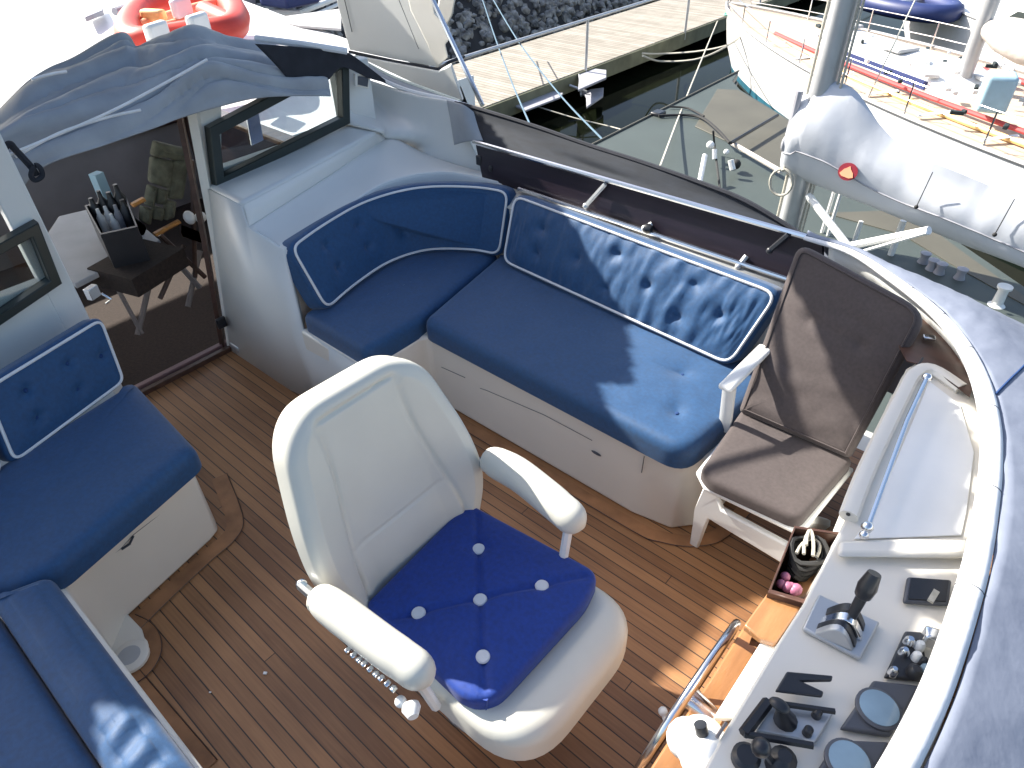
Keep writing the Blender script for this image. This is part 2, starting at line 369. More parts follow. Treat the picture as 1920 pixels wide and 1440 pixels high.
for dy in (0, 14):
    rope('mooring_rope', 'slack beige rope, one of two from the pontoon to the white bow', [PW(1205, 100+dy/3, -2.0), PW(1240, 101+dy, -2.4), PW(1310, 96+dy, -2.2), PW(1370, 82, -1.9), PW(1400, 55, -1.85)], M['rope'], .022, group='twin slack ropes at the white bow')

# ------------------------------------------------------------------ boats
def hull(t, bow, d, L, bw, zd, mat_h, mat_d, zw=ZW, name='hull', boot=True, trans=.75):
    """sailing hull: bow at point, d = direction bow->stern"""
    d = Vector((d[0], d[1], 0)).normalized(); n = Vector((-d.y, d.x, 0)); bow = Vector((bow[0], bow[1], 0))
    def wd(s): return bw*(math.sin(min(s, .62)/.62*math.pi/2)**.75)*(1-(max(0, s-.62)/.38)**2*(1-trans))
    prof = [(1, 1, 0), (.97, .55, .25), (.91, .15, .66), (.90, .04, .7), (.8, -.4, .8)]  # width, height fraction, bow rake
    rowsL = []
    for s_ in [i/24 for i in range(25)]:
        row = []
        for sd_ in (1, -1):
            r = []
            for w_, h_, rk in prof:
                z = zw+(zd-zw)*h_ + (.18*(1-s_)**2 if h_ == 1 else .09*(1-s_)**2 if h_ == .5 else 0)
                c = bow+d*(s_*L+rk*(1-s_)*.9); r.append(c+n*sd_*wd(s_)*w_+Vector((0, 0, z)))
            row.append(r)
        rowsL.append(row[0]+row[1][::-1])
    MB().grid([[r[i] for i in (0, 1, 2)] for r in rowsL]).grid([[r[i] for i in (7, 8, 9)] for r in rowsL]).add([rowsL[-1][i] for i in range(10)], [tuple(range(10))]).build(name, mat_h, t)
    if boot: MB().grid([[r[i] for i in (2, 3)] for r in rowsL]).grid([[r[i] for i in (6, 7)] for r in rowsL]).build('boot_stripe', M['boot'], t)
    MB().grid([[r[i] for i in (3, 4)] for r in rowsL]).grid([[r[i] for i in (5, 6)] for r in rowsL]).build('underwater_hull', M['anti'], t)
    MB().grid([[r[0]-Vector((0, 0, .03))+(r[9]-r[0])*.004, (r[0]+r[9])/2+Vector((0, 0, .03)), r[9]-Vector((0, 0, .03))+(r[0]-r[9])*.004] for r in rowsL]).build('deck', mat_d, t)
    for k in (0, 9): MB().tube([r[k]+Vector((0, 0, .02)) for r in rowsL], .035, 6).build('toe_rail', M['white'] if mat_h != M['white'] else M['greyd'], t)
    return lambda s_, w_=0, h=0: bow+d*(s_*L)+n*w_*wd(s_)+Vector((0, 0, zd+h))
def coachroof(t, F, s0, s1, w, h, m, name='cabin', win=M['frame']):
    g = []
    for i in range(13):
        s_ = s0+(s1-s0)*i/12; e = min(1, min(i, 12-i)/2.0+.02)
        g.append([F(s_, -w*(1 if i not in (0, 12) else .9), 0), F(s_, -w*.93, h*.75*e), F(s_, -w*.75, h*e), F(s_, 0, h*1.15*e), F(s_, w*.75, h*e), F(s_, w*.93, h*.75*e), F(s_, w*(1 if i not in (0, 12) else .9), 0)])
    o = MB().grid(g).build(name, m, t)
    for sd_ in (1, -1):
        q = [F(s0+(s1-s0)*.25, sd_*(w*.985), h*.2), F(s0+(s1-s0)*.85, sd_*(w*.985), h*.2), F(s0+(s1-s0)*.85, sd_*(w*.955), h*.6), F(s0+(s1-s0)*.3, sd_*(w*.955), h*.6)]
        n_ = (q[1]-q[0]).cross(q[2]-q[0]).normalized()*.02
        MB().prism([p-n_ for p in q], n_*2).build('window_band', win, o)
    return o
def rig(t, F, s, zt=9, r=.085, m=None):
    b = F(s, 0, 0); MB().tube([b, b+Vector((0, 0, zt))], r, 12).build('mast', m or M['alu'], t); return b
def rails(t, F, n=8, s0=.04, s1=.95, h=.55):
    for sd_ in (1, -1):
        pts = []
        for k in range(n+1):
            a = F(s0+(s1-s0)*k/n, sd_*.97); pts.append(a+Vector((0, 0, h))); MB().tube([a, a+Vector((0, 0, h))], .014, 6).build('stanchion', M['steel'], t)
        MB().tube(pts, .008, 5).build('lifeline', M['steel'], t); MB().tube([p-Vector((0, 0, h*.5)) for p in pts], .008, 5).build('lifeline', M['steel'], t)

# --- white boat just beyond, bow to the pontoon
wb = thing('moored_yacht', 'white hulled yacht with teal waterline stripe, teak deck and red rail, bow at the pontoon', 'yacht', (-5, 16, ZW))
F = hull(wb, (-8.95, 18.7), (.866, -.50), 13.5, 1.95, -1.75, M['white'], M['teakdeck'])
coachroof(wb, F, .24, .60, .36, .36, M['white'], win=M['navyrub'])
M['teakdeck'] = M['teakdeck']
hb = MB()
for s_, w_ in ((.12, 0), (.31, .1), (.45, -.1)): hb.box(F(s_, w_, .44 if s_ > .2 else .05), (.5, .5, .06), -.52)
hb.build('hatch', M['greyd'], wb, bevel=.015)
for w_, m_, r_, h_ in ((-.53, 'red', .042, .12), (-.68, 'yellow', .045, .06), (.62, 'red', .05, .1)):
    MB().tube([F(s_, w_, h_) for s_ in [.22+i*.03 for i in range(26)]], r_, 8).build('side_rail', M[m_], wb)
for k in range(7):
    a = F(.26+k*.09, -.9, .06); b = F(.27+k*.09, -.62, .1); MB().tube([a, b], .045, 6, flat=.4).build('deck_strap', M['plastic'], wb)
rails(wb, F)
for k in range(60):
    bb = MB(); s_ = random.uniform(.16, .72); bb.box(F(s_, random.uniform(-.6, .45), random.uniform(.06, .5) if s_ > .24 else .08), (random.uniform(.06, .25), random.uniform(.04, .1), .06), random.uniform(0, 3)); bb.build('deck_fitting', M['plastic'], wb, bevel=.01)
for k in range(34):
    bb = MB(); s_ = random.uniform(.1, .72); bb.box(F(s_, random.uniform(-.85, .6), random.uniform(.05, .45) if s_ > .24 else .06), (random.uniform(.06, .2), random.uniform(.04, .08), .06), random.uniform(0, 3)); bb.build('deck_winch', M['anti'], wb, bevel=.01)
bm_ = rig(wb, F, .555, 8, .13)
dd = (F(1)-F(0)).normalized()
MB().tube([bm_+dd*k*.45+Vector((0, 0, 1.05-.03*k)) for k in range(8)], [.08, .2, .24, .22, .2, .17, .15, .12], 12, flat=1.35).build('furled_sail', M['bagtan'], wb)
MB().tube([bm_+Vector((0, 0, 1.0)), bm_+dd*4.2+Vector((0, 0, .8))], .05).build('boom', M['alu'], wb)
MB().tube([bm_+Vector((0, 0, 8)), F(0, 0, .1)], .012, 5).tube([bm_+Vector((0, 0, 8)), F(.54, .95, 0)], .012, 5).tube([bm_+Vector((0, 0, 8)), F(.54, -.95, 0)], .012, 5).build('rigging', M['steel'], wb)
tn = MB()
for k in range(7):
    c = F(.045+random.random()*.03, random.uniform(-.6, .8), .08); pts = [c+Vector((.22*math.cos(a*.7)*(1+.3*math.sin(a*1.3+k)), .22*math.sin(a*.7), .03*math.sin(a*2))) for a in range(10)]
    tn.tube(spline(pts, 3), .02, 6)
tag(tn.build('rope_coil', M['mint']), 'mint green rope heaped on the foredeck of the white yacht', 'rope')
# --- boats further out
def farboat(label, bow, d, L, bw, zd, deck, mast_s, roofcol, blue=None, bag=None, zt=8):
    t = thing('sailing_boat', label, 'sailboat', (bow[0], bow[1], ZW)); F = hull(t, bow, d, L, bw, zd, M['white'], deck); coachroof(t, F, .22, .64, .6, .5, roofcol, win=blue or M['frame'])
    rails(t, F, 7); b = rig(t, F, mast_s, zt, .11)
    dd = (F(1)-F(0)).normalized()
    if bag:
        pts = [b+dd*k*.5+Vector((0, 0, 1.15-.02*k)) for k in range(9)]
        MB().tube(pts, [.1, .28, .3, .27, .24, .2, .17, .14, .06], 10, flat=1.25).build('sail_cover', bag, t)
        MB().tube([b+Vector((0, 0, .95)), b+dd*4.2+Vector((0, 0, .8))], .05).build('boom', M['alu'], t)
    for k in range(18): MB().box(F(random.uniform(.1, .9), random.uniform(-.85, .85), .12), (random.uniform(.1, .3), .08, .1), random.uniform(0, 3)).build('deck_gear', M['steps'], t, bevel=.01)
    for s_ in (.08, .7, .8):
        MB().box(F(s_, 0, .12), (.55, .5, .08), -.5).build('hatch', M['frame'], t, bevel=.02)
    MB().tube([b+Vector((0, 0, zt)), F(.0, 0, .1)], .01, 5).tube([b+Vector((0, 0, zt)), F(mast_s, .95, 0)], .01, 5).tube([b+Vector((0, 0, zt)), F(mast_s, -.95, 0)], .01, 5).build('rigging', M['steel'], t)
    return t, F, b
mb_ = P(1802, 190, z=-1.7)
fd = Vector((.866, -.5, 0)); fn = Vector((.5, .866, 0))
def bow_for(px, py, z, s, L, w=0, bw=1.7): p = P(px, py, z=z); return (p - fd*s*L - fn*w*bw)
b1 = Vector((-8.95, 18.7, 0))
b2 = (b1.x+fn.x*4.9+.6, b1.y+fn.y*4.9)
farboat('white sailing boat in the top right corner with a dark hatch on its foredeck', b2, (.866, -.5), 12, 1.8, -1.6, M['white'], .5, M['white'], bag=M['sailw'])
b3 = (b1.x+fn.x*9.6+1, b1.y+fn.y*9.4)
farboat('farthest white sailing boat, mostly beyond the top edge', b3, (.866, -.5), 12, 1.8, -1.6, M['greyd'], .4, M['white'], bag=M['canvas'])
c = P(1868, 172, z=-1.2); tag(MB().box(c, (.42, .42, .55), .3).build('locker_cover', M['bluecov'], bevel=.07, seg=4), 'light blue cloth cover over a box beside the far mast', 'cover')
t = thing('rubber_dinghy', 'navy blue rimmed rubber dinghy lying between the masts at the top edge', 'dinghy', P(1690, 6, z=-1.5))
ct = P(1690, 4, z=-1.5); rr = [ct+fd*(1.5*math.cos(a))+fn*(.75*math.sin(a)) for a in [i*math.pi/12 for i in range(24)]]
MB().tube(rr, .2, 10, closed=True).build('tube', M['navyrub'], t); MB().prism([p-Vector((0, 0, .1)) for p in rr], (0, 0, -.04)).build('floor', M['steps'], t)
MB().box(ct+Vector((0, 0, .05)), (.25, 1.2, .04), -.52).build('thwart', M['plastic'], t)

# --- near sailboat: grey green deck below our side, mast, boom and white sail cover
ns = thing('sailing_yacht', 'near sailboat with plain grey-green deck, grey mast and tan hatch beside our side cloth', 'sailboat', (-2.2, 7, ZW))
ZA = -1.2
dk = [P(1105, 275, z=ZA), P(1385, 134, z=ZA), P(1374, 152, z=ZA), P(1388, 168, z=ZA), P(1494, 232, z=ZA), P(1630, 325, z=ZA), P(1762, 429, z=ZA), P(1925, 540, z=ZA), P(2150, 690, z=ZA)]
dk += [Vector((1.6, 3.6, ZA)), Vector((-5.15, 3.6, ZA))]
o = MB().prism(dk, (0, 0, -.12)).build('deck', M['deckgrey'], ns, bevel=.012)
cdk = sum(dk, Vector())/len(dk)
MB().prism([p+(cdk-p)*.02-Vector((0, 0, .13)) for p in dk], (0, 0, -1.9)).build('hull', M['deckgrey'], ns)
MB().tube([dk[0]+Vector((0,0,.01)), dk[1]+Vector((0,0,.01))], .016, 6).build('edge_trim', M['decktan'], ns)
hp = [P(a, b, z=ZA) for a, b in ((1345, 168), (1384, 170), (1480, 228), (1492, 255), (1462, 320), (1365, 267), (1303, 238))]
MB().prism(hp, (0, 0, .012)).build('hatch_panel', M['decktan'], ns, bevel=.004)
hp = [P(a, b, z=ZA) for a, b in ((1545, 400), (1700, 395), (1800, 470), (1925, 560), (1925, 575), (1790, 500), (1690, 440))]
MB().prism(hp, (0, 0, .008)).build('deck_panel', M['decktan'], ns)
ZAM = ZA+.02
mfoot = P(1475, 440, z=ZA); mf = Vector((mfoot.x, mfoot.y, ZA))
mpath = [mf+Vector((0, 0, h)) for h in (0, 1, 3, 6, 9)]
MB().tube(mpath, .15, 16, flat=.72).build('mast', M['alu'], ns)
MB().tube([p+Vector((-.13, -.02, 0)) for p in mpath], .014, 6).tube([p+Vector((-.02, -.125, 0)) for p in mpath], .011, 6).tube([p+Vector((.13, -.06, .0)) for p in mpath], .013, 6).tube([p+Vector((.17, -.09, .0)) for p in mpath], .012, 6).build('halyard', M['rope'], ns)
zb = -.5
bs_ = Vector((mf.x+.05, mf.y-.05, zb)); be = P(1925, 484, y=6.52); be = bs_+(be-bs_)*1.35
MB().tube([bs_, be], .06, 10).build('boom', M['alu'], ns)
v0 = P(1742, 432, z=zb); MB().tube([v0, P(1590, 462, z=-.95)], .035, 8).tube([v0+Vector((0, -.05, 0)), P(1605, 472, z=-.95)+Vector((0, -.05, 0))], .016, 6).build('vang', M['white'], ns)
MB().tube([mf+Vector((.14, -.1, .5)), P(1590, 462, z=-.95)], .035, 8).build('vang_strut', M['white'], ns)
for i, (x0, y0, x1, y1, r_) in enumerate(((1608, 413, 1600, 458, .022), (1552, 352, 1541, 436, .018), (1564, 354, 1552, 442, .018), (1688, 412, 1670, 478, .03))):
    a = P(x1, y1, z=ZA); h = P(x0, y0, y=a.y+.02); h.x = a.x; MB().tube([a, h], r_, 8).build('deck_post', M['plastic'], ns)
a = P(1868, 572, z=ZA); MB().lathe(a, [(.07, 0), (.045, .02), (.04, .16), (.06, .17), (.06, .19)]).build('bollard', M['plastic'], ns)
for px, py in ((1798, 522), (1745, 505), (1730, 492), (1760, 512)):
    a = P(px, py, z=ZA); MB().lathe(a, [(.05, 0), (.035, .05), (.05, .1), (.01, .11)]).build('deck_fitting', M['steps'], ns)
a = P(1225, 213, z=ZA); MB().box(a+Vector((.08, 0, .01)), (.16, .2, .08)).build('fairlead', M['black'], ns, bevel=.02)
MB().tube(spline([P(1235, 217, z=ZA+.03), P(1290, 216, z=ZA+.03), P(1318, 222, z=ZA+.05), P(1345, 243, z=ZA+.1), P(1368, 268, z=ZA+.1)], 6), .02, 6).tube(spline([P(1255, 200, z=ZA+.03), P(1290, 203, z=ZA+.03), P(1320, 218, z=ZA+.05)], 6), .014, 6).build('mooring_line', M['roped'], ns)
MB().tube([P(1370, 268, z=ZA+.15), P(1458, 216, z=ZA+.15)], .022, 8).build('boat_hook', M['black'], ns)
MB().tube([P(1372, 268, z=ZA+.1), P(1465, 322, z=ZA+.1)], .03, 8).build('spinnaker_pole', M['bagtan'], ns)
MB().tube([P(1322, 291, z=ZA+.3), P(1312, 342, z=ZA+.1)], .03, 8).build('fender_stick', M['white'], ns)
MB().tube([P(1340, 280, z=ZA+.2), P(1340, 298, z=ZA+.1)], .03, 8).ball(P(1332, 272, z=ZA+.2), .05).build('deck_cleat', M['white'], ns)
MB().tube([P(1370, 300, z=ZA+.2), P(1374, 318, z=ZA+.1)], .035, 8).build('deck_cleat', M['white'], ns)
MB().ball(P(1362, 285, z=ZA+.2), .035).build('deck_cleat', M['white'], ns)
MB().tube([P(1337, 245, z=ZA+.3), P(1340, 275, z=ZA+.1), P(1350, 355, z=ZA+.05)], .014, 6).ball(P(1380, 308, z=ZA+.1), .06).build('pulley', M['roped'], ns)
cc = P(1463, 343, z=-.6); rg = [cc+Vector((.11*math.cos(a), 0.02, .13*math.sin(a))) for a in [i*math.pi/9 for i in range(18)]]
MB().tube(rg, .014, 6, closed=True).tube([P(1490, 250, y=mf.y-.1), P(1470, 300, y=mf.y-.1), cc+Vector((0, 0, .12))], .016, 6).build('coiled_halyard', M['rope'], ns)
MB().tube(spline([P(1500, 170, y=mf.y-.13), P(1488, 220, y=mf.y-.13), P(1478, 262, y=mf.y-.13), P(1485, 300, y=mf.y-.1)], 4), .035, 8).ball(P(1470, 270, y=mf.y-.2), .045, sc=(.6, .6, 1.6)).build('winch_lines', M['steps'], ns)
# sail cover: sections along the boom
scv = thing('sail_cover', 'white sail cover bundled along the boom with a round red badge', 'sail cover', bs_)
dirb = (be-bs_).normalized(); nb = Vector((-dirb.y, dirb.x, 0))
L_ = (be-bs_).length; g = []
NS = 60
for i in range(NS+1):
    s_ = i/NS; d_ = s_*L_-.24
    top = .30*math.exp(-(max(d_-.12, 0)/.42)**2)+.54-.12*s_
    if d_ < -.1: top = .62+.6*(d_+.24)
    wd = .17+.05*math.exp(-(d_/.5)**2)-.05*s_
    if i < 2: wd *= .55+.35*i
    c0 = bs_+dirb*d_; row = []
    for k in range(21):
        a = -math.pi/2+2*math.pi*k/20
        yy = math.cos(a)*wd*(1-.35*max(0, math.sin(a))); zz = -.08+(top+.08)*(.5+.5*math.sin(a))
        f = .007*nz((s_*22, k*.35), 1, 3)+.035*nz((s_*5, k*.35), 1, 9)
        row.append(c0+nb*(yy+(f if k not in (0, 20) else 0)*(1 if math.cos(a) > 0 else -1))+Vector((0, 0, zz+f*.8*(1 if 0 < k < 20 else 0))))
    g.append(row)
o = MB().grid(g).add(g[0][:-1], [tuple(range(20))]).add(g[-1][:-1], [tuple(range(20))]).build('cover', M['sailw'], scv)
MB().tube([r[16]+Vector((0,0,.0)) for r in g], .008, 5).build('seam', M['steps'], scv)
# badge
bc = P(1590, 322, y=bs_.y-.28)
nrm = (Vector((0, 0, CAMZ))-bc); nrm.z *= .35; nrm = (-nb*.9+Vector((0, 0, .35))).normalized()
bt = P(1590, 322, y=(bs_+dirb*.35).y-.21)
e1 = dirb; e2 = nrm.cross(e1).normalized()
if e2.z < 0: e2 = -e2
def disc(c, a, b, n, th=.006, seg=28): return MB().prism([c+e1*a*math.cos(2*math.pi*k/seg)+e2*b*math.sin(2*math.pi*k/seg) for k in range(seg)], n*th)
bo = disc(bt, .085, .075, nrm).build('badge', mat('badge_red', (.22, .006, .02), .5), scv)
ep = [(x*1.1, y*1.1) for x, y in [(-.055, -.03), (-.035, .01), (-.015, .028), (.0, .045), (.018, .022), (.045, .0), (.06, -.03), (.03, -.045), (-.03, -.045)]]
MB().prism([bt+nrm*.008+e1*x+e2*y for x, y in ep], nrm*.004).build('emblem', M['orange2'], bo)
for px, py in ((1718, 388), (1865, 440)):
    a = P(px, py, y=(bs_+dirb*1.1).y-.2); MB().ball(a, .018).tube([a, a+Vector((.02, .03, .3))], .004, 5).build('cover_tie', M['roped'], scv)

# ------------------------------------------------------------------ white motorboat behind (top left)
mv = thing('white_motorboat', 'sun bleached white motorboat deck filling the top left behind the canvas', 'motorboat', (-11, 3, ZW))
MB().box((-11.0, -.6, -1.9), (9.6, 14.6, 2.2)).build('hull', M['white'], mv, bevel=.25, seg=5)
MB().prism([V3(-6.4, -7, -.78), V3(-6.4, 6.6, -.78), V3(-6.4, 6.6, -.30), V3(-6.4, -7, -.30)], (-.01, 0, 0)).build('cabin_front', M['white'], mv)
MB().add([V3(-6.4, -7, -.78), V3(-6.4, 6.6, -.78), V3(-6.4, 6.4, -.32), V3(-6.4, -7, -.32), V3(-16, -7, -.78), V3(-16, 6.6, -.78), V3(-16, 6.4, .55), V3(-16, -7, .55)], [(0, 1, 2, 3), (4, 7, 6, 5), (3, 2, 6, 7), (0, 3, 7, 4), (1, 5, 6, 2)]).build('cabin_roof', M['white'], mv, bevel=.06, seg=3)
q = [P(a, b, z=.2) for a, b in ((160, 28), (193, 16), (196, 28), (162, 42))]; MB().prism(q, (0, 0, .06)).build('hatch', M['steps'], mv, bevel=.01)
MB().tube([P(215, 22, z=.3), P(268, 4, z=.3)], .05, 8).build('deck_rail', M['steps'], mv)
q = [P(a, b, z=-.05) for a, b in ((495, 40), (640, 20), (640, 58), (560, 52))]; MB().prism(q, (0, 0, .03)).build('grey_walkway', M['greyd'], mv)
MB().tube([P(485, 22, z=-.2), P(560, 24, z=-.2), P(640, -8, z=-.2)], .05, 8).tube([P(500, 32, z=-.3), P(570, 36, z=-.3), P(640, 6, z=-.3)], .03, 8).build('handrail', M['white'], mv)
MB().prism([P(a, b, z=-.05) for a, b in ((484, -10), (600, -12), (600, 6), (540, 18), (490, 12))], (0, 0, .16)).build('seat_cover', M['navyrub'], mv, bevel=.04)
MB().tube([P(452, -60, z=.4), P(465, 58, z=-.4)], .17, 8, flat=.5).build('mast_support', M['tan'], mv)
# orange inflatable
t = thing('inflatable_raft', 'orange and red inflatable raft with white straps behind the canvas bundle', 'raft', P(340, 40, z=.42))
for loop, r_, m_ in (([(243, 50), (280, 12), (400, -8), (440, 20), (436, 52), (380, 62), (262, 78)], .15, 'orange'), ([(240, 56), (300, 36), (380, 12), (430, 2)], .06, 'orange2'), ([(255, 72), (300, 52), (370, 36), (440, 34)], .05, 'orange2'), ([(385, 22), (436, 46)], .12, 'orange')):
    pts = [P(a, b, z=.42) for a, b in loop]; cl = len(pts) > 5
    MB().tube(spline(pts, 6, closed=cl) if len(pts) > 2 else pts, r_, 10, closed=cl).build('tube', M[m_], t)
for a, b in ((340, 14), (295, 62), (372, 45)):
    p = P(a, b, z=.56); MB().box(p, (.10, .28, .2), .4).build('strap', M['white'], t, bevel=.03)
MB().box(P(288, 28, z=.5), (.3, .12, .12), .4).build('valve_patch', M['yellow'], t, bevel=.03)

# ------------------------------------------------------------------ own motor yacht
my = thing('motor_yacht', 'flybridge of the white motor yacht we stand on, with teak sole and helm console', 'motor yacht', (0, 0, 0))
MB().add([(-3.14, -1.2, 0), (.35, -1.2, 0), (.35, 2.6, 0), (-3.14, 2.6, 0)], [(0, 1, 2, 3)]).build('teak_sole', M['teak'], my, smooth=False)
# hull & superstructure below
MB().box((-.96, 1.0, -1.05), (4.36, 3.6, 2.06)).build('superstructure', M['gel'], my, bevel=.05)
MB().box((-2.5, 1.0, -2.2), (11, 4.2, 1.9)).build('hull', M['white'], my, bevel=.1)
# --- teak margins
def strip(path, w0, w1, z=.004, name='margin_board', m='margin', th=.004):
    pth = [Vector((p[0], p[1])) for p in path]; L = []; R = []
    for i, p in enumerate(pth):
        t_ = (pth[min(i+1, len(pth)-1)]-pth[max(i-1, 0)]).normalized(); n_ = Vector((-t_.y, t_.x)); L.append(Vector((*(p+n_*w0), z))); R.append(Vector((*(p+n_*w1), z)))
    MB().grid([L, R]).build(name, M[m], my, smooth=False)
    MB().tube([p+Vector((0, 0, .001)) for p in R], .002, 4).build('caulk_line', M['darkwood'], my)
# starboard settee base (L)
BX, BY = -2.04, .56       # corner
base = [(-2.9, .56), (-2.10, .56), (-2.055, .545), (-2.035, .50), (-1.955, .125), (-1.86, .03), (-.2, .03), (-.2, -.75), (-2.9, -.75)]
MB().prism([(x, y, 0.002) for x, y in base], (0, 0, .385)).build('starboard_settee_base', M['gel'], my, bevel=.012)
_c = P(237, 1222, z=.02)
_o = [(_c.x-.16, _c.y-.02), (_c.x-.16, _c.y+.07), (_c.x-.05, _c.y+.075)]+[(_c.x+.066*math.cos(a), _c.y+.066*math.sin(a)) for a in [1.75-k*.28 for k in range(13)]]+[(_c.x+.02, .02)]
bb = MB().prism([(x, y, .001) for x, y in _o], (0, 0, .016)).build('deck_socket_moulding', M['gel'], my, bevel=.008, seg=3)
cs = P(237, 1222, z=.05); 
MB().lathe((cs.x, cs.y, .01), [(.060, 0), (.060, .012), (.05, .018)]).build('socket_rim', M['gel'], bb)
MB().lathe((cs.x, cs.y, .024), [(.036, 0), (.036, .004), (.02, .006)]).build('socket_cap', M['greyd'], bb)
mg = [P(a, b, z=0) for a, b in ((397, 900), (424, 975), (417, 1003), (380, 1035), (300, 1108), (228, 1178))]
strip(spline(mg, 6), .0, .065)
mg = [P(a, b, z=0) for a, b in ((232, 1178), (262, 1195), (272, 1225), (258, 1252), (226, 1268))]
strip(spline(mg, 6), .0, .055, z=.0055)
mg = [P(a, b, z=0) for a, b in ((222, 1262), (300, 1356), (380, 1452))]
strip(mg, .0, .05, z=.004)
# locker hatch grooves on the settee front
def groove(pts, r=.002): MB().tube(pts, r, 5).build('panel_groove', M['bezel'], my)
groove([P(302, 918, x=-2.03), P(318, 950, x=-2.026)]); groove([P(142, 1058, x=-1.96), P(155, 1080, x=-1.953)])
groove([P(155, 1080, x=-1.953)+Vector((0,0,0)), P(225, 1030, x=-1.975), P(250, 1003, x=-1.985), P(318, 950, x=-2.02)], .0012)
MB().tube([P(228, 1030, x=-1.97), P(243, 1020, x=-1.972), P(250, 1005, x=-1.975)], .006, 6, flat=.5).build('finger_recess', M['bezel'], my)
# port bench base (L round the corner)
pb = [(-2.44, 1.305), (-2.03, 1.305), (-1.99, 1.33), (-1.975, 1.38), (-1.975, 1.60), (-1.95, 1.64), (-1.90, 1.655), (-.86, 1.66), (-.70, 1.69), (-.62, 1.78), (-.60, 1.9), (-.60, 2.45), (-2.44, 2.45)]
pbtop = [(-2.44, 1.305), (-2.03, 1.305), (-1.99, 1.33), (-1.975, 1.38), (-1.975, 1.60), (-1.95, 1.64), (-1.90, 1.655), (-.86, 1.66), (-.70, 1.69), (-.62, 1.78), (-.60, 1.9), (-.60, 2.45), (-2.44, 2.45)]
MB().prism([(x, y, .002) for x, y in pb], (0, 0, .385)).build('port_bench_base', M['gel'], my, bevel=.014)
def gz(px, py): return P(px, py, y=1.655)
groove([gz(816, 643), gz(816, 690)]); groove([gz(816, 683), gz(872, 708)]); groove([gz(900, 728), gz(912, 732), gz(1020, 778), gz(1110, 826)], .0012)
groove([gz(1208, 856), gz(1203, 886)])
MB().ball(gz(1118, 850), .012, sc=(2, .3, .6)).build('drip_stain', M['bezel'], my)
mg = [(-1.95, 1.64), (-.9, 1.64), (-.72, 1.66), (-.6, 1.74), (-.56, 1.86), (-.55, 2.2)]
strip(spline([Vector((*p, 0)) for p in mg], 6)[::-1], 0, .055)
# --- locker wall with side face and shelf (port aft)
Y1 = 1.30
xs = [-3.13, -2.9, -2.62, -2.5, -2.3, -2.02]
face = MB()
tops = [P(392, 350, y=Y1), P(455, 385, y=Y1), P(466, 425, y=Y1), P(505, 452, y=Y1), P(535, 470, y=Y1)]
A0, A1 = V3(-3.125, 1.395, .85), P(455, 386, z=.878)
C0, D0 = P(467, 426, z=.80), P(535, 470, z=.768)
E0 = V3(-2.44, 1.325, .385)
tp_ = [A0, A1, C0, D0, E0, V3(-2.03, 1.305, .385)]; bt0 = [P(433, 654, z=0), P(492, 693, z=0), P(520, 712, z=0), P(548, 730, z=0), V3(-2.40, 1.285, 0), V3(-2.03, 1.300, 0)]
MB().grid([tp_, [a.lerp(b, .5) for a, b in zip(tp_, bt0)], bt0]).build('locker_side', M['gel2'], my, solid=.02, ang=12)
B0, B1 = P(645, 238, x=-3.12), P(712, 247, z=.885)
shelf = [[A0, A1], [A0.lerp(B0, .5), A1.lerp(B1, .5)], [B0, B1]]
MB().grid(net(shelf, 8, 6)).build('locker_shelf', M['gel2'], my, solid=.02)
C1 = P(722, 262, z=.82)
MB().grid(net([[A1, A1.lerp(B1, .5), B1], [A1.lerp(C0, .35)+V3(.008,0,0), A1.lerp(B1, .5).lerp(C0.lerp(C1, .5), .35)+V3(.008,0,0), B1.lerp(C1, .35)], [C0, C0.lerp(C1, .5), C1]], 6, 8)).build('locker_step', M['gel2'], my, solid=.01)
cur = [V3(-2.50, 1.47, .77), V3(-2.60, 1.75, .77), V3(-2.66, 2.05, .77), V3(-2.55, 2.32, .77), V3(-2.3, 2.50, .77), V3(-2.02, 2.56, .77)]
up = [C0.lerp(C1, .0), C0.lerp(C1, .28), C0.lerp(C1, .55), C1, P(800, 290, y=2.55), P(905, 322, y=2.56)]
low = [D0]+[V3(-2.52, 1.5, .775), V3(-2.57, 1.78, .78), V3(-2.62, 2.08, .78), V3(-2.48, 2.36, .77), V3(-2.05, 2.5, .74)]
mid = [up[i].lerp(low[i], .5)+V3(0, 0, -.015) for i in range(6)]
MB().grid(net([up, mid, low], 6, 6)).build('seat_surround', M['gel2'], my, solid=.012)
# behind-cushion surround down to seat level
low2 = [p+V3(-.02, .0, -.5) for p in low]
MB().grid(net([low, low2], 2, 6)).build('surround_back', M['gel2'], my, solid=.01)
# big aft port wing panel
wt = [P(642, 118, x=-3.12), P(692, 150, y=2.62), P(780, 178, y=2.6), P(862, 198, y=2.58), P(880, 260, y=2.57), P(897, 295, y=2.57)]
wm = [P(642, 180, x=-3.12), P(700, 200, y=2.60), P(765, 228, y=2.58), P(830, 255, y=2.57), P(862, 285, y=2.56), P(900, 308, y=2.56)]
wl = [P(645, 233, x=-3.12), P(712, 246, z=.90), C1+V3(0,0,.01), P(762, 275, y=2.55), P(800, 290, y=2.55), P(905, 322, y=2.56)]
wt[0] = V3(-3.12, 2.27, 1.22); 
MB().grid(net([wt, wm, wl], 8, 6)).build('wing_panel', M['gel2'], my, solid=.015)
q = [P(a, b, y=2.58) for a, b in ((865, 268), (888, 280), (905, 322), (880, 318))]
MB().prism(q, (0, -.004, 0)).build('corner_joint', M['gel'], my)
v = [P(a, b, x=-3.08) for a, b in ((663, 135), (688, 138), (686, 165), (661, 160))]
# --- aft bulkhead
BXR = -3.13; BXL = -2.84
jr_t, jr_b = P(363, 205, x=BXR), P(433, 652, x=BXR)
jy = 1.30
mbk = MB()
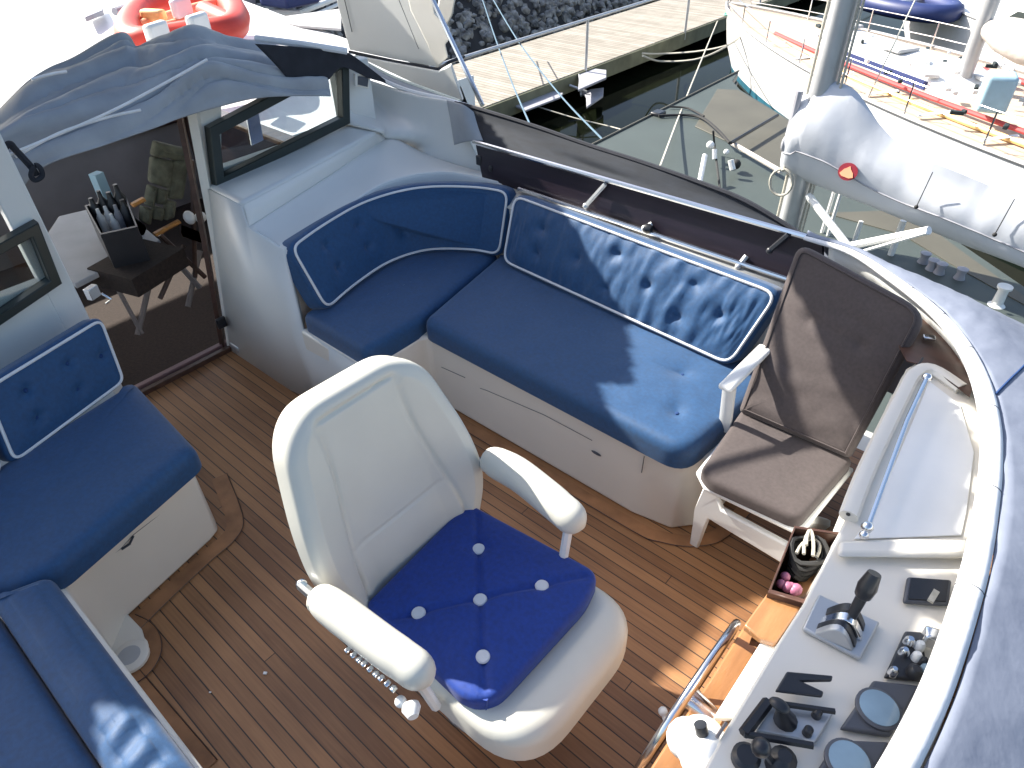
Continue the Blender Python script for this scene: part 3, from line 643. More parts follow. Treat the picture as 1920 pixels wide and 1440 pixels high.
# right section of bulkhead around the window: as frame pieces
wy0, wy1, wz0, wz1 = 1.44, 2.22, .88, 1.20
mbk.prism([V3(BXR, 1.285, 0), V3(BXR, 1.45, 1.25), V3(BXR, 1.60, 1.25), V3(BXR, 1.47, .84), V3(BXR, 1.40, 0)], (-.05, 0, 0)).box((BXR-.03, 2.33, 1.0), (.06, .22, .42)).box((BXR-.03, 1.82, 1.225), (.06, 1.0, .05)).box((BXR-.03, 1.95, .84), (.06, .90, .14))
mbk.build('bulkhead', M['gel2'], my, bevel=.006)
# door posts
MB().tube([V3(BXR+.01, 1.262, 0), V3(BXR+.01, 1.36, .62), V3(BXR+.01, 1.44, 1.25)], .028, 4).build('door_post', M['gel'], my, ang=20)
MB().tube([V3(BXR-.02, 1.225, 0), V3(BXR-.02, 1.315, .62), V3(BXR-.02, 1.39, 1.25)], .016, 4).build('door_post_trim', M['darkwood'], my)
# left bulkhead section with window
jl0, jl1 = V3(BXL, .63, .35), V3(BXL, .635, 1.3)
wl_ = [P(a, b, x=BXL) for a, b in ((0, 448), (60, 412), (107, 522), (0, 605))]
yA = P(60, 412, x=BXL); yB = P(107, 522, x=BXL)
MB().box((BXL-.03, .585, .70), (.06, .10, 1.4)).box((BXL-.03, .12, .42), (.06, .84, .84)).box((BXL-.03, .12, 1.27), (.06, .84, .2)).build('bulkhead', M['gel2'], my, bevel=.006)
wf = thing  # alias unused
def window(cor, w, X, nm='window_frame', dep=.05):
    """cor: 4 corners (TL,TR,BR,BL) in the plane x=X"""
    c_ = sum(cor, Vector())/4; inn = []
    for i in range(4):
        a, b, c2 = cor[i-1], cor[i], cor[(i+1) % 4]; d1 = (a-b).normalized(); d2 = (c2-b).normalized(); s = d1.cross(d2).length; inn.append(b+(d1+d2)*(w/max(s, .3)))
    m = MB()
    for i in range(4):
        j = (i+1) % 4; m.prism([cor[i], cor[j], inn[j], inn[i]], (dep, 0, 0))
    o = m.build(nm, M['frame'], my, bevel=.004)
    MB().prism([p+V3(.01, 0, 0) for p in inn], (.006, 0, 0)).build('glass', M['glass'], o, smooth=False)
    return o
wr_ = [P(a, b, x=BXR+.01) for a, b in ((382, 236), (643, 100), (646, 228), (396, 352))]
window(wr_, .046, BXR+.0)
wl2 = [P(a, b, x=BXL+.005) for a, b in ((-140, 520), (62, 410), (107, 524), (-80, 650))]
window(wl2, .035, BXL)
MB().prism([P(a, b, x=BXR+.03) for a, b in ((458, 205), (480, 196), (492, 262), (470, 272))], (.01, 0, 0)).build('sliding_pane_edge', M['steel'], my)
# threshold
MB().box((-3.11, 1.0, .012), (.03, .62, .028)).build('door_sill', M['maroon'] if 0 else M['darkwood'], my, bevel=.003)
MB().box((-3.155, 1.0, .018), (.03, .62, .03)).build('door_sill', mat('sill_wood', (.2, .12, .12), .5), my, bevel=.003)
a = P(415, 605, x=BXR+.03); MB().box(a, (.02, .05, .06)).build('door_latch', M['black'], my, bevel=.006)
MB().box((-3.06, 1.27, .03), (.09, .05, .05)).build('door_track_end', M['alu'], my, bevel=.01)
a = P(668, 148, x=-3.0); q = [P(x, y, x=-3.07) for x, y in ((662, 137), (690, 140), (687, 166), (662, 160))]
MB().prism(q, (.02, 0, 0)).build('vent_plate', M['gel'], my, bevel=.004); MB().prism([p.lerp(sum(q, Vector())/4, .3)+V3(.021, 0, 0) for p in q], (.004, 0, 0)).build('vent_opening', M['bezel'], my)
# --- aft cockpit behind the door
ZF = -.25
MB().box((-4.8, .7, ZF-.02), (3.3, 3.6, .04)).build('aft_sole', M['carpet'], my)
MB().box((-3.16, .7, (ZF)/2), (.03, 3.4, -ZF)).build('step_riser', M['darkwood'], my)
# aft cockpit far side and coamings
MB().prism([V3(-5.6, -.6, ZF), V3(-5.6, 2.5, ZF), V3(-5.6, 2.5, .42), V3(-5.6, -.6, .36)], (-.06, 0, 0)).build('aft_coaming', M['tan'], my)
MB().box((-5.6, .95, .42), (.14, 3.1, .05)).build('coaming_cap', M['darkwood'], my, bevel=.015)
MB().box((-4.4, 2.5, .12), (2.5, .06, .75)).build('side_coaming', M['darkwood'], my, bevel=.01)
MB().box((-4.4, 2.5, .52), (2.5, .12, .04)).build('coaming_cap', M['wood'], my, bevel=.01)


MB().box((-4.2, -.35, .18), (2.3, 1.7, .5)).build('added_white_box', M['white'], my, bevel=.03)  # added white box, sunlit so the left window looks out on white
# --- side behind the bench: rails, panel
YS = 2.45
def ly(px, py, y=YS): return P(px, py, y=y)
_a, _b = P(888, 266, y=2.46)+V3(0, .012, -.01), P(1540, 453, y=2.46)+V3(0, .012, -.01)
MB().prism([V3(-2.35, YS, .74), V3(-.60, YS, .74), _b, _a], (0, .02, 0)).build('side_panel', M['maroon'], my)
MB().grid([[V3(-2.3, 2.33, .715), V3(-.5, 2.27, .705)], [V3(-2.3, 2.37, .735), V3(-.5, 2.33, .735)], [V3(-2.3, YS+.01, .745), V3(-.5, YS+.01, .745)]]).build('coaming_ledge', M['gel2'], my, solid=.01)
MB().grid([[V3(-2.3, 2.34, .72), V3(-.5, 2.28, .71)], [V3(-2.3, 2.33, .3), V3(-.5, 2.3, .3)]]).build('bench_back_panel', M['gel2'], my, solid=.01)
l0, l1 = ly(972, 354, 2.43), ly(1485, 526, 2.43)
MB().tube([l0, l1+(l1-l0)*.1], .0095, 8).build('lower_grab_rail', M['steel'], my)
u0, u1 = ly(888, 266, 2.46), ly(1512, 444, 2.46)
MB().tube([u0, u1], .0115, 8).build('upper_grab_rail', M['steel'], my)
for (a, b, c2, d) in ((1098, 386, 1135, 345), (1208, 428, 1222, 420), (1443, 470, 1478, 440), (1384, 500, 1400, 480)):
    p, q = ly(a, b, 2.425), ly(c2, d, 2.45); MB().tube([p, q], .011, 6).ball(p, .014).build('rail_bracket', M['alu'] if a != 1443 else M['black'], my)
MB().lathe(ly(1216, 429, 2.43), [(.02, -.015), (.022, 0), (.016, .015)], axis=(1, 0, 0)).build('rail_clamp', M['black'], my)
MB().box(ly(900, 300, 2.47), (.035, .03, .05)).box(ly(921, 316, 2.46), (.02, .02, .03)).build('rail_end_bracket', M['black'], my, bevel=.006)

# --- side weather cloth
wc = thing('weather_cloth', 'dark grey weather cloth stretched above the steel rail behind the bench', 'weather cloth', (-1.6, 2.5, .95))
topw = [(846, 190), (900, 205), (1000, 236), (1100, 271), (1200, 303), (1300, 338), (1400, 378), (1508, 444)]
botw = [(880, 262), (930, 277), (1015, 301), (1105, 328), (1200, 354), (1300, 383), (1400, 411), (1512, 446)]
T = [P(a, b, y=2.62-.015*i) for i, (a, b) in enumerate(topw)]; B = [P(a, b, y=2.475) for a, b in botw]
rows = [T, [T[i].lerp(B[i], .33)+V3(0, .012*math.sin(i*1.3), -.012) for i in range(8)], [T[i].lerp(B[i], .66)+V3(0, -.01*math.sin(i*1.7), -.016) for i in range(8)], B]
MB().grid(net(rows, 8, 8)).build('cloth', M['mesh'], wc, solid=.003)
MB().tube(spline(T, 6), .010, 6).build('hem', M['blackc'], wc)
fl = [[P(838, 188, y=2.52), P(868, 196, y=2.50), P(888, 210, y=2.52)], [P(846, 232, y=2.50), P(872, 234, y=2.47), P(897, 240, y=2.50)], [P(852, 272, y=2.49), P(874, 266, y=2.46), P(906, 264, y=2.48)]]
MB().grid(net(fl, 6, 8)).build('loose_flap', M['canvas'], wc, solid=.004)
# grey/white strip along the top from the canvas to the rim
st = [P(655, 103, y=2.63), P(700, 140, y=2.63), P(760, 168, y=2.63), P(840, 188, y=2.62), P(900, 206, y=2.62)]
MB().tube(spline(st, 6), .012, 6).build('boltrope', M['trim'], wc)
st2 = [P(666, 106, y=2.68), P(728, 140, y=2.68), P(790, 164, y=2.68), P(862, 190, y=2.66)]
MB().grid([spline(st[:4], 4), spline(st2, 4)]).build('folded_edge', M['canvas'], wc, solid=.004)
MB().tube(spline(st2, 5), .009, 6).build('reinforced_hem', mat('cream_webbing', (.7, .72, .6), .7), wc)

# --- radar arch leg and rod
ar = [(628, -60), (632, 5), (655, 94), (740, 112), (822, 127), (838, 108), (832, 84), (842, 72), (838, 52), (812, 25), (795, -60)]
pts = [P(a, b, y=2.95) for a, b in ar]
MB().prism(pts, (-.05, .05, 0)).build('arch_leg', M['gel2'], my, bevel=.008)
pts = [P(a, b, y=2.93) for a, b in ((752, -60), (800, -60), (815, 25), (843, 55), (845, 72), (835, 84), (840, 108), (820, 127), (800, 80), (770, 20))]
MB().prism(pts, (-.03, .03, 0)).build('arch_side', M['gel'], my, bevel=.006)
MB().tube([P(655, 97, y=2.9), P(740, 115, y=2.9), P(821, 130, y=2.9), P(843, 116, y=2.95), P(870, 106, y=3.1)], .009, 6).build('rubber_seal', M['blackc'], my)
pts = [P(a, b, y=2.88) for a, b in ((664, 104), (822, 134), (845, 122), (868, 190), (800, 168), (740, 140))]
MB().prism(pts, (-.03, .04, 0)).build('arch_foot', M['gel2'], my, bevel=.006)
groove([P(645, -5, y=2.94), P(660, 60, y=2.94)], .003); groove([P(748, 0, y=2.92), P(785, 92, y=2.92)], .002)
MB().tube([P(770, -90, y=2.95), P(843, 68, y=2.85), P(905, 198, y=2.75)], .013, 8).build('support_rod', M['steel'], my)
pts = [P(a, b, y=3.3) for a, b in ((830, -40), (858, -20), (848, 30), (838, 48), (820, 15))]
MB().prism(pts, (-.03, .03, 0)).build('arch_window_post', M['gel'], my, bevel=.01)

# ------------------------------------------------------------------ canvas bundle top left
cb_ = thing('canvas_bundle', 'crumpled grey-blue canvas bimini slung above the cabin door', 'canvas', (-3, 1, 1.2))
RW = [
 ([(-60, 275), (52, 160), (140, 108), (228, 62), (262, 96), (300, 80), (355, 58), (420, 70), (487, 82), (500, 90)], -3.75),
 ([(-60, 292), (58, 172), (150, 140), (232, 106), (262, 120), (305, 108), (365, 80), (430, 96), (505, 108), (520, 112)], -3.60),
 ([(-60, 320), (45, 232), (140, 182), (235, 140), (275, 145), (320, 125), (378, 108), (450, 122), (530, 135), (545, 150)], -3.35),
 ([(-60, 352), (35, 272), (130, 215), (220, 182), (290, 155), (335, 140), (385, 124), (460, 142), (548, 160), (585, 172)], -3.15),
 ([(-60, 385), (25, 300), (120, 258), (210, 224), (290, 198), (340, 175), (400, 155), (470, 162), (555, 172), (612, 170)], -3.05),
 ([(-60, 425), (20, 382), (80, 316), (200, 272), (285, 243), (340, 222), (400, 205), (480, 186), (550, 182), (620, 182)], -2.98)]
rows = [[P(a, b, x=X) for a, b in r] for r, X in RW]
G = net(rows, 14, 16); n1 = len(G); m1 = len(G[0])
for i in range(n1):
    for j in range(m1):
        u = i/(n1-1); v_ = j/(m1-1); ph = u*9.5+1.5*nz((u*1.6, v_*3.2), 1.0)+v_*2.2
        f = abs(math.sin(ph*1.25))**.7*.075*(.6+.6*nz((u*1.5, v_*4), 1, 12))+abs(math.sin(ph*2.3-v_*6+1.5*nz((u*2, v_*5), 1, 3)))**.6*.03+.035*nz((u*2.0, v_*4), 1.2, 4)+.004*nz((u*12, v_*20), 1.5, 8)
        f *= min(1, 5*(1-u)+.05)*min(1, 5*u+.05)
        G[i][j] = G[i][j]+V3(.35, 0, .9)*f
MB().grid(G).build('cloth', M['canvas'], cb_, solid=.006)
for hemr in ([(-20, 318), (90, 272), (205, 222), (300, 172), (385, 124)], [(30, 306), (110, 262), (200, 232), (262, 218)], [(60, 163), (100, 152), (125, 148)]):
    MB().tube(spline([P(a, b, x=-2.97)+V3(.03, 0, .03) for a, b in hemr], 6), .0055, 6).build('hem', M['trim'], cb_)
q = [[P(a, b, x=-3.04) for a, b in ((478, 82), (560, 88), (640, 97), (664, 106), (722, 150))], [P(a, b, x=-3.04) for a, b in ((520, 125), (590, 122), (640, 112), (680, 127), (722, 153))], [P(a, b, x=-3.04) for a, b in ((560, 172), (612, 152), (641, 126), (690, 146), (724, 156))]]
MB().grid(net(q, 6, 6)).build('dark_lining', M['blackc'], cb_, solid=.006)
MB().tube(spline([P(480, 72, x=-3.3), P(560, 82, x=-3.1), P(600, 88, x=-3.05), P(650, 96, x=-3.0)], 6), .016, 8).build('bolt_rope', M['trim'], cb_)
s_ = spline([P(a, b, x=-2.9) for a, b in ((5, 280), (18, 270), (28, 280), (45, 298), (60, 315), (68, 328))], 6)
o = tag(MB().tube(s_, .012, 8).tube(spline([P(a, b, x=-2.88) for a, b in ((66, 310), (76, 316), (79, 330), (66, 338), (58, 328))], 5, closed=True), .009, 8).build('strap', M['blackc']), 'black strap with a ring buckle hanging over the door corner', 'strap')

# ------------------------------------------------------------------ cushions
def cushion(name, label, outline, mp, t, er, piping=True, dim=(), **k):
    mb, rim = pad(outline, mp, t, er, dim=dim, **k)
    o = mb.build(name, M['blue'], ang=70); tag(o, label, 'cushion', k.get('group'))
    if piping: MB().tube(rim+rim[:1], .0055, 6).build('piping', M['pipe'], o)
    for u, v in dim: MB().ball(mp(u, v, t-.012), .009, 8).build('button', M['blueback'], o)
    return o
def flatmap(z0, x0=0, y0=0):
    return lambda u, v, h: V3(u+x0, v+y0, z0+h)
def wrs(s=9, a=.006): return lambda u, v: a*nz((u*s, v*s), 1, 5)+a*.5*nz((u*s*3, v*s*3), 1, 2)
zs = .382
# port bench seat, long
ol = [(-1.955, 1.635), (-.80, 1.63), (-.64, 1.70), (-.58, 1.80), (-.62, 2.28), (-2.05, 2.32), (-1.99, 2.1)]
ol = [V3(*p).to_2d() for p in [(-1.965, 1.625, 0), (-.665, 1.625, 0), (-.605, 2.26, 0), (-2.10, 2.30, 0)]]
dims = [(-.93, 1.80), (-.83, 2.0), (-1.25, 1.8), (-1.3, 2.02), (-1.6, 1.8), (-1.7, 2.02), (-1.0, 2.12)]
dims = [(-.80, 1.79), (-.90, 2.0)]
cushion('seat_cushion', 'long blue bench seat cushion, its far end in sunlight with two buttons', rrect(ol, [.05, .09, .06, .03]), flatmap(zs), .105, .045, piping=False, dim=dims, dd=.014, ds=.05, wr=wrs(5, .006), puff=.012)
# corner seat aft
ol = [Vector(p) for p in [(-1.975, 1.318), (-1.975, 1.615), (-2.10, 2.29), (-2.38, 2.22), (-2.53, 1.98), (-2.50, 1.7), (-2.42, 1.322)]]
cushion('seat_cushion', 'blue corner seat cushion at the aft end of the bench', rrect(ol, [.05, .04, .04, .1, .1, .08, .03]), flatmap(zs), .098, .04, piping=False, wr=wrs(6, .005), puff=.012)
# long back cushion: plane from bottom y 2.22 z .47 to top y 2.37 z .77
def bmap(o, eu, ev, en): return lambda u, v, h: o+eu*u+ev*v+en*h
bl = V3(-2.0, 2.265, .465); br = V3(-.76, 2.20, .465); tl = V3(-2.03, 2.40, .775); tr = V3(-.68, 2.345, .775)
def quadmap(bl, br, tl, tr, W_, H_, flip=1):
    n_ = (br-bl).cross(tl-bl).normalized()*flip
    return lambda u, v, h: bl.lerp(br, u/W_).lerp(tl.lerp(tr, u/W_), v/H_)+n_*h
dims = [(.25+k*.19, .10+(.11 if k % 2 else 0)) for k in range(6)]+[(.20+k*.19, .22) for k in range(0)]
def wrb(u, v):
    w = 0.0
    fold = math.sin(u*62+3*nz((u*6, v*4), 1))*.5+.5
    w += .0075*fold**2*(.5+.5*math.sin(u*9))*(1 if u > .32 else .35)
    w += .006*nz((u*26, v*7), 1, 3)+.004*nz((u*60, v*16), 1, 7)
    return w
ol = [Vector(p) for p in [(0, 0), (1.25, 0), (1.25, .33), (0, .33)]]
cushion('back_cushion', 'long blue buttoned backrest cushion of the bench, creased in raking sunlight', rrect(ol, .07), quadmap(bl, br, tl, tr, 1.25, .33, 1), .085, .022, dim=[(.2, .11), (.2, .22), (.42, .16), (.6, .09), (.6, .24), (.8, .17), (.98, .1), (.98, .24)], dd=.016, ds=.03, wr=wrb, puff=.014, rings=34, per=.01) if 0 else None
mbx, rim = pad(rrect(ol, .07, per=.011), quadmap(bl, br, tl, tr, 1.25, .33, 1), .085, .022, .014, [(.2, .11), (.2, .22), (.42, .16), (.6, .09), (.6, .24), (.78, .17), (.95, .1), (.95, .24), (1.1, .17)], .016, .03, wrb, 40)
o = mbx.build('back_cushion', M['blue'], ang=75); tag(o, 'long blue buttoned backrest cushion of the bench, creased in raking sunlight', 'cushion'); MB().tube(rim+rim[:1], .0058, 6).build('piping', M['pipe'], o)
# curved corner back cushion
path = spline([V3(-2.39, 1.355, 0), V3(-2.465, 1.60, 0), V3(-2.50, 1.86, 0), V3(-2.43, 2.09, 0), V3(-2.24, 2.25, 0), V3(-2.06, 2.31, 0)], 10)
acc = [0]
for i in range(1, len(path)): acc.append(acc[-1]+(path[i]-path[i-1]).length)
TL = acc[-1]
def pathat(u):
    u = max(0, min(TL-1e-6, u)); i = max(j for j in range(len(acc)) if acc[j] <= u); i = min(i, len(path)-2); f = (u-acc[i])/(acc[i+1]-acc[i]); p = path[i].lerp(path[i+1], f)
    a = path[max(i-1, 0)]; b = path[min(i+2, len(path)-1)]; t_ = (b-a).normalized(); return p, V3(t_.y, -t_.x, 0)
def cmap(u, v, h):
    p, n_ = pathat(u); k = 1+0*v; q = p - n_*(v*.38) + V3(0, 0, .465+v*.93)
    return q+(n_*.93+V3(0, 0, .3))*h
# anchor so that the face bends the right way
if pathat(TL*.4)[1].x < 0:
    pass
ol = [Vector(p) for p in [(0, 0), (TL, 0), (TL, .33), (0, .33)]]
mbx, rim = pad(rrect(ol, .07, per=.012), cmap, .085, .022, .008, [(.2, .12), (.2, .23), (.42, .12), (.42, .23), (.64, .12), (.64, .23), (.86, .12), (.86, .23)], .014, .026, wrs(6, .004), 34)
o = mbx.build('back_cushion', M['blue'], ang=75); tag(o, 'curved blue backrest cushion wrapping the aft corner of the bench', 'cushion'); MB().tube(rim+rim[:1], .0058, 6).build('piping', M['pipe'], o)
# starboard aft settee
ol = [Vector(p) for p in [(-2.0, .585), (-2.60, .585), (-2.55, -.30), (-1.92, -.30)]]
ol = [Vector(p) for p in [(-1.99, .575), (-2.55, .615), (-2.42, -.10), (-2.2, -.35), (-1.86, -.05), (-1.85, .04)]]
cushion('seat_cushion', 'blue seat cushion of the aft starboard settee beside the door', rrect(ol, [.05, .03, .05, .05, .03, .03]), flatmap(zs), .10, .05, piping=False, wr=wrs(5, .006), puff=.008)
# side leg with bolster
ol = [Vector(p) for p in [(-.25, .0), (-1.78, -.005), (-1.83, -.12), (-.25, -.12)]]
ol = [Vector(p) for p in [(-.25, .015), (-1.845, .018), (-1.90, -.13), (-.25, -.12)]]
cushion('seat_bolster', 'blue front bolster of the starboard side settee, puckered where the sun falls', rrect(ol, .03, per=.015), flatmap(zs), .10, .035, piping=False, wr=lambda u, v: (.009*math.sin(u*75+9*v+2*nz((u*7, v*7)))*(1 if u > -1.27 else 0))+.004*nz((u*9, v*9), 1, 3), puff=.01)
ol = [Vector(p) for p in [(-.25, -.125), (-1.89, -.135), (-2.15, -.36), (-2.15, -.75), (-.25, -.75)]]
cushion('seat_cushion', 'wide blue seat cushion of the starboard side settee at the lower left edge', rrect(ol, .03), flatmap(zs), .088, .035, piping=False, wr=wrs(6, .007), puff=.01)
# aft settee backs
bl = V3(-2.44, .10, .47); br = V3(-2.59, .64, .47); tl = V3(-2.60, .13, .76); tr = V3(-2.73, .655, .765)
bl = P(22, 878, z=.47); br = P(240, 716, z=.47); tl = P(-40, 728, z=.735); tr = P(192, 588, z=.74)
W_ = (br-bl).length
def sm(bl, br, tl, tr, W_, H_, th):
    n_ = (br-bl).cross(tl-bl).normalized()
    if n_.x < 0: n_ = -n_
    return lambda u, v, h: bl.lerp(br, u/W_).lerp(tl.lerp(tr, u/W_), v/H_)+n_*(h-th)
ol = [Vector(p) for p in [(0, 0), (W_, 0), (W_, .31), (0, .31)]]
dm = [(W_*.28, .1), (W_*.62, .1), (W_*.28, .21), (W_*.62, .21), (W_*.88, .16)]
cushion('back_cushion', 'blue buttoned backrest cushion of the starboard settee next to the door', rrect(ol, .055, per=.015), sm(bl, br, tl, tr, W_, .31, .07), .07, .022, dim=dm, dd=.014, ds=.024, wr=wrs(6, .003), puff=.008)
bl2 = P(14, 882, z=.47); tl2 = P(-50, 735, z=.735); d_ = (bl-br); 
ol = [Vector(p) for p in [(0, 0), (W_, 0), (W_, .31), (0, .31)]]
cushion('back_cushion', 'blue backrest cushion cut by the left edge of the picture', rrect(ol, .055, per=.02), sm(bl2+d_, bl2, tl2+d_, tl2, W_, .31, .07), .07, .022, wr=wrs(6, .003), puff=.008)

# ------------------------------------------------------------------ helm chair
hc = thing('helm_chair', 'cream vinyl helm armchair facing the console with blue buttoned pad', 'chair', (-.82, .77, 0))
# local frame: x forward. slightly rotated
CH = V3(-.82, .765, 0)
def C(x, y, z): return CH+V3(x+.0*y, y+.045*x, z)
MB().lathe(C(0, 0, .0), [(.16, 0), (.16, .012), (.06, .03), (.05, .06), (.05, .36)]).build('pedestal', M['alu'], hc)
ol = rrect([Vector(p) for p in [(.375, -.265), (.375, .265), (-.25, .25), (-.25, -.25)]], [.17, .17, .05, .05], seg=10, per=.02)
mbx, rim = pad(ol, lambda u, v, h: C(u, v, .35+h), .115, .05, .0, wr=lambda u, v: -.02*math.exp(-((u-.05)/.25)**2-(v/.2)**2)+.012*math.exp(-((u-.31)/.05)**2), rings=18)
mbx.build('seat', M['vinyl'], hc, ang=80)
MB().tube([rim_+V3(0, 0, -.075) for rim_ in rim]+[rim[0]+V3(0, 0, -.075)], .005, 6).build('seat_trim', M['vinyl'], hc)
# backrest: padded shell with a recessed centre panel and side wings
def bkmap(u, v, h):
    wrap = .95*max(0, abs(u)-.13)**1.4*(1-.55*v)
    return C(-.312-.235*v+wrap+h*.96, u*1.02, .40+.90*v+h*.27)
def pw(v): return .132+.055*(1-v/.62)+.012*math.sin(v*9)
def wback(u, v):
    d = abs(u)-pw(v); dt = v-.655; e = max(d, dt)
    w = .010/(1+math.exp(-d*90))-.008*math.exp(-(e/.006)**2)
    return w+.012*math.exp(-((v-.14)/.08)**2)*(1 if d < 0 else .3)-.0035*math.exp(-((v-.24-.1*u*u)/.005)**2)*(1 if e < 0 else 0)
ol = [Vector(p) for p in [(-.225, 0), (.225, 0), (.292, .20), (.285, .38), (.215, .70), (-.205, .71), (-.285, .38), (-.295, .20)]]
ol = rrect(ol, [.05, .05, .09, .09, .13, .13, .09, .09], seg=12, per=.009)
mbx, rim = pad(ol, bkmap, .085, .036, .0, wr=wback, rings=60)
bo = mbx.build('backrest', M['vinyl'], hc, ang=80)
# arms
for s_ in (1, -1):
    y0, y1 = (.292, .262) if s_ > 0 else (-.332, -.318)
    pth = [C(-.215, y0, .668), C(-.11, y0+.003, .672), C(.01, (y0+y1)/2, .670), C(.10, y1, .664), C(.15, y1, .655)]
    rs_ = [.034, .040, .043, .044]+[.045]*9+[.044]*3+[.042, .038, .031, .020, .006][:5]
    MB().tube(spline(pth, 5)[:21], (rs_+[.006]*21)[:21], 16, flat=1.25).build('armrest', M['vinyl'], hc)
    MB().ball(pth[0]+V3(.003, 0, 0), .039, 14, (.55, .95, 1.1)).build('armrest_end', M['vinyl'], hc)
    MB().tube([C(-.31, y0*.97, .625), C(-.20, y0, .65)], .014, 8).build('arm_bracket', M['steel'], hc)
    MB().tube([C(.10, y1, .63), C(.10, y1*.88, .43)], .014, 8).build('arm_strut', M['plastic'], hc)
    MB().ball(C(-.315, y0*.96, .622), .016).build('pivot_bolt', M['steel'], hc)
rk = MB()
for k in range(9): rk.box(C(-.07+k*.019, -.372, .632), (.012, .016, .016), m=Matrix.Rotation(.5*(k % 3), 3, 'Y'))
rk.build('adjuster_teeth', M['steel'], hc, bevel=.003)
MB().lathe(C(.125, -.365, .60), [(.02, 0), (.022, .01), (.012, .03)], axis=(1, -.6, 0)).ball(C(.105, -.375, .605), .014).build('adjuster_knob', M['plastic'], hc)
# blue pad (own thing, lies on seat)
q = [P(a, b, z=.485) for a, b in ((876, 948), (1126, 1082), (1098, 1140), (925, 1328), (870, 1318), (686, 1140))]
q = [Vector((p.x, p.y)) for p in q]
btn = [P(a, b, z=.52) for a, b in ((897, 1025), (1016, 1094), (900, 1120), (784, 1145), (905, 1227))]
bt2 = [(p.x, p.y) for p in btn]
ctr = Vector(bt2[2])
def wpad(u, v):
    w = .002*nz((u*14, v*14), 1, 4)+.0012*nz((u*60, v*60), 1)
    for b in bt2[:2]+bt2[3:]:
        a_, b_ = ctr, Vector(b); d_ = b_-a_; t_ = max(0, min(1.9, (Vector((u, v))-a_).dot(d_)/d_.length_squared)); q_ = a_+d_*t_
        w -= .010*math.exp(-((Vector((u, v))-q_).length/.010)**2)*(1 if t_ < 1 or 1 else 0)
    return w
mbx, rim = pad(rrect(q, [.03, .05, .03, .05, .03, .02], per=.008), lambda u, v, h: V3(u, v, .462+h), .05, .02, .012, bt2, .012, .028, wpad, 44)
pdn = mbx.build('seat_pad', M['navy'], ang=80); tag(pdn, 'navy seat pad with five white buttons on the helm chair', 'seat pad')
MB().tube([p+V3(0, 0, -.012) for p in rim+rim[:1]], .0045, 6).build('piping', M['pipe'], pdn)
for x, y in bt2: MB().lathe((x, y, .506), [(.0185, 0), (.0195, .004), (.0165, .008), (.012, .0075), (.004, .0085)], 18).build('button', M['pipe'], pdn)
a = P(912, 1322, z=.48); MB().tube([P(893, 1306, z=.5), P(914, 1312, z=.505), P(912, 1330, z=.47)], .004, 6, flat=.4).build('tie_tab', M['navy'], pdn)

# ------------------------------------------------------------------ garden chair by the console
gc = thing('garden_chair', 'white plastic folding garden chair between the bench and the console', 'chair', (-.42, 1.8, 0))
sf = [P(1305, 885, z=.43), P(1320, 915, z=.43), P(1503, 1003, z=.43), P(1602, 880, z=.43), P(1388, 778, z=.43)]
MB().prism([Vector((p.x, p.y, .415)) for p in sf], (0, 0, .02)).build('seat_frame', M['plastic'], gc, bevel=.008)
sc = sum(sf, Vector())/5
ol = [Vector((p.x, p.y)) for p in [P(1312, 890, z=.45), P(1325, 912, z=.45), P(1497, 990, z=.45), P(1598, 872, z=.45), P(1390, 776, z=.45)]]
# cushion: seat and back are one thing
gq = thing('chair_cushion', 'taupe high back cushion on the garden chair, striped by shadows', 'cushion', (-.42, 1.8, .44))
mbx, rim = pad(rrect(ol, [.02, .03, .04, .03, .03], per=.02), lambda u, v, h: V3(u, v, .438+h), .05, .022, .006, wr=wrs(8, .003)); mbx.build('seat_section', M['brown'], gq, ang=80)
bq = [P(1382, 772, z=.50), P(1592, 862, z=.50), P(1742, 585, y=2.12), P(1496, 452, y=2.24)]
bl, br, tr, tl = bq
Wb = (br-bl).length; Hb = (tl-bl).length
n_ = (br-bl).cross(tl-bl).normalized(); n_ = -n_ if n_.y > 0 else n_
def gm(u, v, h): 
    p = bl.lerp(br, u/Wb).lerp(tl.lerp(tr, u/Wb), v/Hb); return p+n_*(h-.05)+V3(0, 0, 0)
def wg(u, v): return .007*math.sin(v*34+3*nz((u*5, v*5)))*math.exp(-((v-.11)/.10)**2)*abs(math.sin(u*9+1))+.004*nz((u*8, v*20), 1, 2)
ol = [Vector(p) for p in [(0, 0), (Wb, 0), (Wb, Hb), (0, Hb)]]
mbx, rim = pad(rrect(ol, [.02, .02, .07, .05], per=.014), gm, .05, .025, .008, [(Wb*.3, Hb*.66), (Wb*.7, Hb*.66)], .01, .03, wg, 30); mbx.build('back_section', M['brown'], gq, ang=80)
MB().tube(rim[:], .003, 5, closed=True).build('seam_cord', M['brown'], gq)
# frame: back board, arms, legs
MB().prism([gm(.02, .03, -.03), gm(Wb-.02, .03, -.03), gm(Wb-.03, Hb-.03, -.03), gm(.03, Hb-.03, -.03)], -n_*.012).build('back_board', M['plastic'], gc, bevel=.005)
apf = P(1367, 728, z=.655); apr = P(1428, 660, z=.69)
MB().prism([apf+V3(-.03, -.03, 0), apf+V3(.02, -.03, 0), apr+V3(.03, .02, 0), apr+V3(-.02, .02, 0)], (0, 0, .022)).build('armrest', M['plastic'], gc, bevel=.01, seg=3)
MB().tube([apf+V3(-.003, .01, 0), V3(apf.x, apf.y+.05, .43)], .014, 6, flat=1.8).build('arm_support', M['plastic'], gc)
apf2 = V3(-.225, apf.y+.02, .655); 
legf = [P(1300, 1013, z=.0), P(1330, 940, z=.38)]
fl0 = V3(-.585, 1.57, 0); fl1 = V3(-.565, 1.63, .41)
